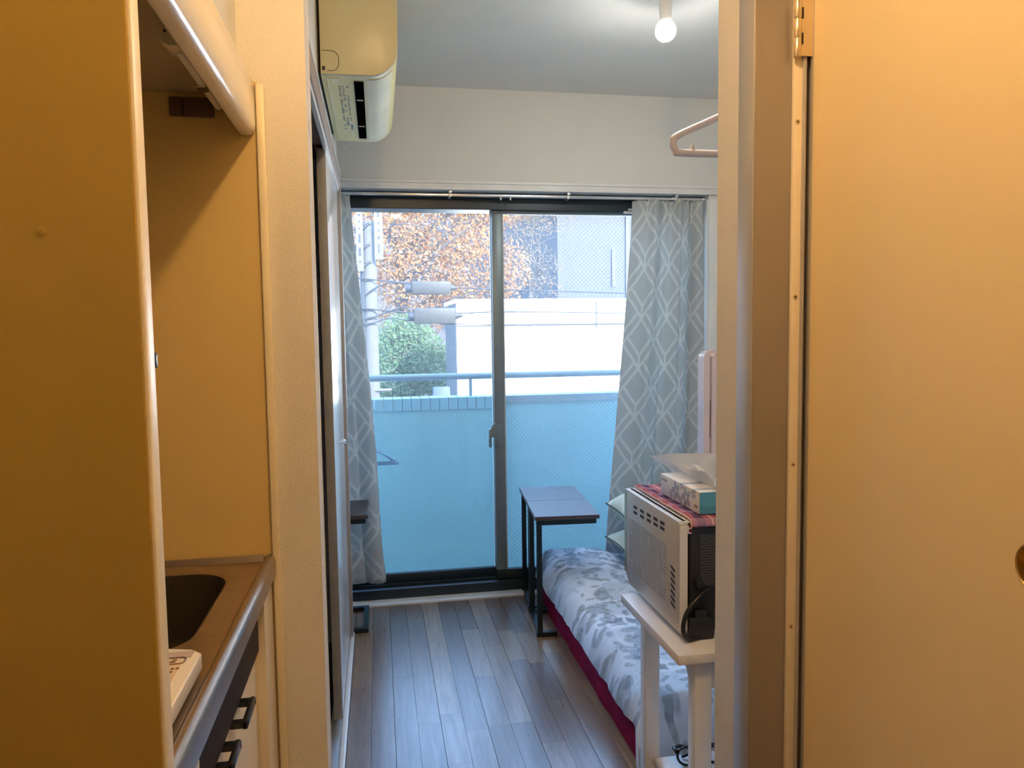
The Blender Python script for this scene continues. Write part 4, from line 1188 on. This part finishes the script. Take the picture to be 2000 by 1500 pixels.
# ------------------------------------------------------------------ clothes hanger on a short rail behind the partition
HY = 2.30
tip = hy(1309, 288, HY); bar = hy(1380, 300, HY)
hcx = tip.x + .222
hr = thing('hanger_rail', (hcx, 1.47, 2.05), 'short metal rail holding a clothes hanger behind the wall corner', 'rail')
zrail = 2.135
m = MB(); m.tube([(hcx, 1.469, zrail), (hcx, 2.33, zrail)], .008, 12); m.build('rod', 'chrome', hr, 50)
m = MB(); m.lathe([(.025, 1.469), (.025, 1.476), (.011, 1.480), (.011, 1.50)], (hcx, 0, zrail), 'y', 20); m.build('flange', 'chrome', hr, 50)
hgx = thing('clothes_hanger', (hcx, HY, bar.z), 'greyish pink plastic clothes hanger jutting out from the wall corner', 'hanger')
zb = bar.z; zs = zb + .155
L = [(hcx, HY, zs)]
pl_ = hy(1400, 232, HY)
slope = (pl_.z-tip.z)/(pl_.x-tip.x)
pts = []
xl = tip.x+.011; rc = .028
arm_top = Vector((hcx, HY, pl_.z + (hcx-pl_.x)*.50))
def half(sg):
    P = [Vector((hcx, HY, arm_top.z))]
    e = Vector((hcx-(hcx-xl-.012), HY, zb+.052))
    P.append(Vector((hcx-(hcx-e.x)*.5, HY, (arm_top.z+e.z)/2)))
    P.append(e)
    for a in (200, 180, 160, 130, 100):
        pass
    P += [Vector((xl+.001, HY, zb+.036)), Vector((xl, HY, zb+.022)), Vector((xl+.008, HY, zb+.006)), Vector((xl+.024, HY, zb)), Vector((hcx, HY, zb))]
    P = smooth_path(P[:1]+P[1:], 5)
    return [Vector((hcx+(hcx-p.x) if sg else p.x, HY, p.z)) for p in P]
A = half(False); B = half(True)
m = MB(); m.tube(A + B[::-1][1:-1], .0118, 10, True); m.build('frame', 'hanger_pink', hgx, 60)
nb = hy(1353, 290, HY)
for sg in (-1, 1):
    xx = nb.x if sg < 0 else 2*hcx-nb.x
    m = MB(); m.box(xx-.006, xx+.006, HY-.005, HY+.005, zb+.004, zb+.026, .003); m.build('strap_hook', 'hanger_pink', hgx, 40)
hk = [Vector((hcx, HY, arm_top.z-.004)), Vector((hcx, HY, arm_top.z+.02))]
zc0 = zrail-.010
hk = [Vector((hcx, HY, arm_top.z-.004)), Vector((hcx+.012, HY, (arm_top.z+zrail)/2-.01)), Vector((hcx+.020, HY, zrail-.012)), Vector((hcx+.016, HY, zrail+.010)), Vector((hcx, HY, zrail+.0125)), Vector((hcx-.014, HY, zrail+.004)), Vector((hcx-.018, HY, zrail-.012))]
m = MB(); m.tube(smooth_path(hk, 5), .004, 8); m.build('hook', 'hanger_pink', hgx, 60)

# ------------------------------------------------------------------ balcony
YBAL = 4.62
zp = hy(850, 790, YBAL).z; zt_ = hy(850, 777, YBAL).z
bal = box('balcony_wall', 'balcony_shade_blue', -1.6, 4.2, YBAL, YBAL+.14, -.55, zp-.035, kind=ST)
box('balcony_floor', 'concrete', -1.6, 4.2, 3.715, YBAL+.14, -.55, -.32, kind=ST)
tw = .057
x = -1.0
xt_end = hy(975, 785, YBAL).x
while x < xt_end:
    MB().box(x+.002, x+tw-.002, YBAL-.008, YBAL+.15, zp-.035, zt_, .002, 1).build('tile', 'tile_blue', bal); x += tw
box('coping', 'rail_blue', x+.001, 4.2, YBAL-.01, YBAL+.15, zp-.004, zt_, bal)
box('coping_base', 'balcony_shade_blue', x+.001, 4.2, YBAL, YBAL+.14, zp-.035, zp-.004, bal)
rl = thing('balcony_railing', (1.0, YBAL+.07, zt_), 'blue-grey tubular railing along the top of the balcony wall', 'railing')
q = hy(900, 735, YBAL+.07)
m = MB(); m.tube([(-1.6, YBAL+.07, q.z), (4.2, YBAL+.07, q.z)], .021, 14); m.build('handrail', 'rail_blue', rl, 60)
for u in (919, 1290):
    xx = hy(u, 760, YBAL+.07).x
    m = MB(); m.tube([(xx, YBAL+.07, zt_-.005), (xx, YBAL+.07, q.z)], .012, 10); m.build('post', 'rail_blue', rl, 60)
for xx in (-.9, 3.2):
    m = MB(); m.tube([(xx, YBAL+.07, zt_-.005), (xx, YBAL+.07, q.z)], .012, 10); m.build('post', 'rail_blue', rl, 60)
# wire hangers on an arm of the balcony
YH = 4.25
t0 = hy(776, 906, YH)
hc = t0.x-.19
arm = thing('drying_arm', (hc, YBAL, t0.z+.1), 'pale arm on the balcony wall holding blue wire hangers', 'rail')
za_ = t0.z+.155
m = MB(); m.tube([(hc, YBAL, za_), (hc, YH-.08, za_)], .006, 8); m.build('arm', 'rail_blue', arm, 50)
box('arm_plate', 'rail_blue', hc-.02, hc+.02, YBAL-.006, YBAL, za_-.03, za_+.03, arm)
for k, (dxx, dzz, lab) in enumerate(((0, 0, 'outermost'), (-.018, .004, 'middle'), (-.034, .010, 'innermost'))):
    yy = YH+.012*k
    xr = t0.x+dxx; zz = t0.z+dzz
    hw = xr-hc
    h = thing('wire_hanger', (hc, yy, zz), 'thin blue wire hanger outside on the balcony, %s of three' % lab, 'hanger', 'wire hangers on the balcony')
    P = [Vector((hc, yy, zz+.105)), Vector((hc+hw*.55, yy, zz+.062)), Vector((hc+hw*.93, yy, zz+.020)), Vector((hc+hw, yy, zz+.006)), Vector((hc+hw*.95, yy, zz)), Vector((hc, yy, zz))]
    P = smooth_path(P, 5); Q = [Vector((2*hc-p.x, p.y, p.z)) for p in P][::-1]
    m = MB(); m.tube(P + Q[1:-1], .0042, 6, True); m.build('wire', 'hanger_blue', h, 60)
    m = MB(); m.tube(smooth_path([Vector((hc, yy, zz+.105)), Vector((hc+.010, yy, zz+.125)), Vector((hc+.012, yy, za_)), Vector((hc, yy, za_+.009)), Vector((hc-.011, yy, za_-.002))], 5), .0026, 6); m.build('hook', 'hanger_blue', h, 60)

# ------------------------------------------------------------------ outside
GZ = -3.4
box('street_ground', 'ground', -60, 80, 4.9, 90, GZ-.3, GZ, kind=ST)
# utility pole
YPOL = 13.0
YL = 36.0
YC = YPOL-.148
pb = hy(726, 700, YPOL)
pole = thing('utility_pole', (pb.x, YPOL, GZ), 'pale concrete utility pole with crossarms and white sign boards', 'utility pole')
ptop = hy(716, 432, YPOL).z
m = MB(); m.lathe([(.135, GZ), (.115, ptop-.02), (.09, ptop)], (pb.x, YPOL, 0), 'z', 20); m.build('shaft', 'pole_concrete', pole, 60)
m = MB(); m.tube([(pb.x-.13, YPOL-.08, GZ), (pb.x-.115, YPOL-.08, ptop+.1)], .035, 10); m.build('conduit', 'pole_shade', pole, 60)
for (ua, va, ub, vb) in ((729, 380, 749, 507), (693, 380, 711, 530)):
    a = hy(ua, va, YPOL-.16); b = hy(ub, vb, YPOL-.16)
    sgn = box('sign_board', 'sign_white', a.x, b.x, YPOL-.19, YPOL-.15, b.z, a.z, pole)
    random.seed(int(ua))
    zz = a.z-.1
    while zz > b.z+.1:
        w = random.choice((.02, .035)); hh = random.choice((.03, .05, .14))
        box('sign_mark', 'sign_print', (a.x+b.x)/2-w/2, (a.x+b.x)/2+w/2, YPOL-.194, YPOL-.19, zz-hh, zz, sgn); zz -= hh+.08
for (ua, va, ub, vb) in ((697, 456, 722, 436), (696, 490, 722, 478), (702, 524, 724, 512)):
    a = hy(ua, va, YPOL-.10); b = hy(ub, vb, YPOL-.10)
    m = MB(); m.tube([a, b], .03, 8); m.build('crossarm', 'cable_dark', pole, 50)
    m = MB(); m.lathe([(.03, 0), (.045, .02), (.03, .05), (.045, .07), (.02, .10)], (a.x, a.y, a.z), 'z', 10); m.build('insulator', 'cable_dark', pole, 50)
q = hy(745, 762, YPOL-.1); q2_ = hy(765, 762, YPOL-.1)
m = MB(); m.tube([(pb.x, YPOL-.1, q.z), (q2_.x, YPOL-.1, q.z)], .025, 8); m.build('step_bolt', 'sign_white', pole, 50)
# cables, each its own
def cable(pts, r, label, yy=YC):
    P = [hy(u, v, yy) for u, v in pts]
    m = MB(); m.tube(smooth_path(P, 5), r, 6)
    return m.build('overhead_cable', 'cable_dark', None, 60, label=label, cat='cable', group='overhead cables')
cable([(600, 535), (715, 545), (800, 553), (885, 561), (960, 565), (1100, 569), (1240, 573), (1500, 578)], .012, 'overhead cable running through the upper grey splice box')
cable([(600, 598), (715, 603), (800, 611), (890, 612), (1000, 609), (1230, 612), (1500, 618)], .014, 'overhead cable running through the lower grey splice box')
cable([(600, 640), (716, 633), (760, 622), (800, 626), (880, 633), (1000, 634), (1230, 632), (1500, 630)], .010, 'lowest overhead cable sagging in front of the white building')
cable([(1105, 508), (1140, 495), (1235, 462), (1350, 420)], .008, 'thin slanting cable fixed along the lavender building', YL-.0095)
cable([(715, 575), (735, 562), (765, 552), (800, 555)], .014, 'short looped cable from the pole to the upper splice box')
cable([(715, 622), (735, 618), (760, 608), (790, 600), (805, 612)], .014, 'short looped cable from the pole to the lower splice box')
def closure(ua, va, ub, vb, label):
    a = hy(ua, va, YC); b = hy(ub, vb, YC)
    t = thing('splice_box', ((a.x+b.x)/2, YC, b.z), label, 'cable box', 'grey splice boxes on the cables')
    box('case', 'closure_grey', a.x, b.x, YC-.1, YC+.1, b.z, a.z, t, .02)
    m = MB(); m.lathe([(.02, a.x-.10), (.07, a.x-.08), (.08, a.x)], (0, YC, (a.z+b.z)/2), 'x', 12); m.build('end_cone', 'cable_dark', t, 50)
    m = MB(); m.lathe([(.07, b.x), (.05, b.x+.05), (.015, b.x+.14)], (0, YC, (a.z+b.z)/2), 'x', 12); m.build('end_cone', 'closure_grey', t, 50)
closure(803, 550, 879, 575, 'grey splice box on the upper overhead cable')
closure(808, 602, 889, 632, 'grey splice box on the lower overhead cable')
# white building
YW = 20.0
a = hy(891, 592, YW)
wb = thing('white_building', (a.x+6, YW, GZ), 'low white building with flat parapet glaring in sunlight', 'building')
box('wall', 'paint_white', a.x, a.x+16, YW, YW+3.0, GZ, a.z, wb)
box('parapet_coping', 'paint_white', a.x-.06, a.x+16.06, YW-.06, YW+3.06, a.z, a.z+.10, wb)
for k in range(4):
    box('side_panel', 'lavender_wall', a.x-.03, a.x, YW+.02+k*.745, YW+.02+k*.745+.73, GZ, a.z-.02, wb)  # shaded flank of the white wall, shade put into the panel colour
q = hy(1165, 620, YW)
box('downpipe', 'closure_grey', q.x-.02, q.x+.02, YW-.04, YW, hy(1165, 640, YW).z, a.z, wb)
box('wall_joint', 'closure_grey', a.x, a.x+16, YW-.012, YW, hy(1000, 636, YW).z-.02, hy(1000, 636, YW).z+.02, wb)
# lavender apartment block
a = hy(1089, 590, YL)
lb = thing('apartment_block', (a.x+7, YL, GZ), 'tall lavender-grey apartment block behind the white building', 'building')
box('wall', 'lavender_wall', a.x, a.x+16, YL, YL+10, GZ, 16, lb)
b = hy(1101, 500, YL)
box('corner_pilaster', 'lavender_wall', a.x-.02, b.x, YL-.15, YL+.1, GZ, 16, lb)
for (ua, va, ub, vb) in ((1195, 487, 1202, 560), (1222, 410, 1229, 600)):
    c = hy(ua, va, YL-.05); d = hy(ub, vb, YL-.05)
    w = box('window', 'lavender_dark', c.x, d.x, YL-.08, YL+.02, d.z, c.z, lb)
# hillside
m = MB()
def hill(u, v):
    x = -40+u*75; y = 40+v*25
    return Vector((x, y, GZ + v*26 + 1.2*noise.noise(Vector((x*.15, y*.15, 0)))))
m.grid(hill, 40, 16); m.build('hillside', 'hill', kind=ST)
# trees
def leaf_cloud(n, blobs, size, seed):
    rnd = random.Random(seed); vs, fs = [], []
    tot = sum(b[3]*b[4]*b[5] for b in blobs)
    for (cx, cy, cz, rx, ry, rz) in blobs:
        k = int(n*rx*ry*rz/tot)
        for _ in range(k):
            while True:
                p = Vector((rnd.uniform(-1, 1), rnd.uniform(-1, 1), rnd.uniform(-1, 1)))
                if p.length < 1 and p.length > .35: break
            c = Vector((cx+p.x*rx, cy+p.y*ry, cz+p.z*rz))
            u = Vector((rnd.gauss(0, 1), rnd.gauss(0, 1), rnd.gauss(0, 1))).normalized(); w = u.orthogonal().normalized()
            s = size*rnd.uniform(.6, 1.3)
            i = len(vs)
            vs += [c-u*s, c-w*s*.55, c+u*s, c+w*s*.55]; fs.append((i, i+1, i+2, i+3))
    return vs, fs
def mesh_obj(name, vs, fs, mat, parent, kind=None):
    c = wpos(parent)
    me = bpy.data.meshes.new(name); me.from_pydata([tuple(v-c) for v in vs], [], fs); me.materials.append(MATS[mat])
    o = bpy.data.objects.new(name, me); COL.objects.link(o); o.parent = parent
    tag(o, kind=kind); return o
def tree(u, yy, label, blobs_px, mat, n, size, seed, trunk_r=.16, branches=7):
    """blobs_px: (u, v, radius in px, depth offset)"""
    base = hy(u, 700, yy)
    t = thing('tree', (base.x, yy, GZ), label, 'tree')
    blobs = []
    for (bu, bv, br, dy) in blobs_px:
        p = hy(bu, bv, yy+dy); r = br/F*yy
        blobs.append((p.x, p.y, p.z, r, r*.8, r*.8))
    top = max(b[2] for b in blobs)
    rnd = random.Random(seed)
    m = MB(); P = [Vector((base.x, yy, GZ)), Vector((base.x+.1, yy, GZ*.3)), Vector((base.x+rnd.uniform(-.3, .3), yy, 1.2)), Vector((base.x+rnd.uniform(-.5, .5), yy, (top+1.2)/2))]
    m.tube(smooth_path(P, 4), [trunk_r*(1-.6*i/12) for i in range(13)], 8); m.build('trunk', 'bark', t, 60)
    start = P[2]
    for k in range(branches):
        b = blobs[k % len(blobs)]
        e = Vector((b[0]+rnd.uniform(-.8, .8)*b[3], b[1]-rnd.uniform(.2, .9)*b[4], b[2]+rnd.uniform(-.5, .9)*b[5]))
        s0 = start + (P[3]-start)*rnd.random()
        mid = (s0+e)/2 + Vector((rnd.uniform(-.5, .5), 0, rnd.uniform(-.2, .5)))
        m = MB(); pp = smooth_path([s0, mid, e], 5); m.tube(pp, [trunk_r*.42*(1-.8*i/(len(pp)-1)) for i in range(len(pp))], 6); br_ = m.build('branch', 'bark', t, 60)
        for _ in range(2):
            f = pp[rnd.randrange(3, len(pp)-1)]
            e2 = f + Vector((rnd.uniform(-1, 1), rnd.uniform(-.6, .2), rnd.uniform(-.2, .8)))*b[3]*.7
            m = MB(); m.tube([f, (f+e2)/2+Vector((0, 0, .1)), e2], [trunk_r*.16, trunk_r*.12, trunk_r*.05], 5); m.build('twig', 'bark', br_, 60)
    vs, fs = leaf_cloud(n, blobs, size, seed)
    mesh_obj('foliage', vs, fs, mat, t, 'stuff')
    return t
tree(775, 27, 'large autumn tree with orange leaves behind the utility pole', [(740, 470, 110, 0), (860, 420, 130, .5), (930, 530, 110, 0), (820, 540, 90, -.5), (700, 330, 120, 1), (950, 360, 120, 1), (880, 600, 70, .5), (760, 600, 60, 1)], 'leaves_orange', 26000, .068, 5, .22, 14)
tree(1035, 33, 'sparse pale tree between the window post and the lavender block', [(1010, 440, 60, 0), (1060, 410, 70, 0), (1040, 520, 60, 0), (1000, 350, 80, 1), (1060, 570, 45, 0)], 'leaves_pale', 4200, .06, 8, .12, 9)
tree(800, 25.8, 'dense green bush below the orange tree', [(800, 690, 75, 0), (760, 740, 60, -.3), (845, 720, 60, -.2), (790, 650, 50, 0), (840, 790, 70, 0), (755, 820, 70, 0)], 'leaves_green', 17000, .06, 9, .10, 4)
q = hy(862, 765, 18.0)
box('blue_tarpaulin', 'blue_sheet', q.x-.2, q.x+.2, 17.9, 18.1, GZ, q.z+.12, bev=.03, label='small blue covered crate beside the white building', cat='crate')
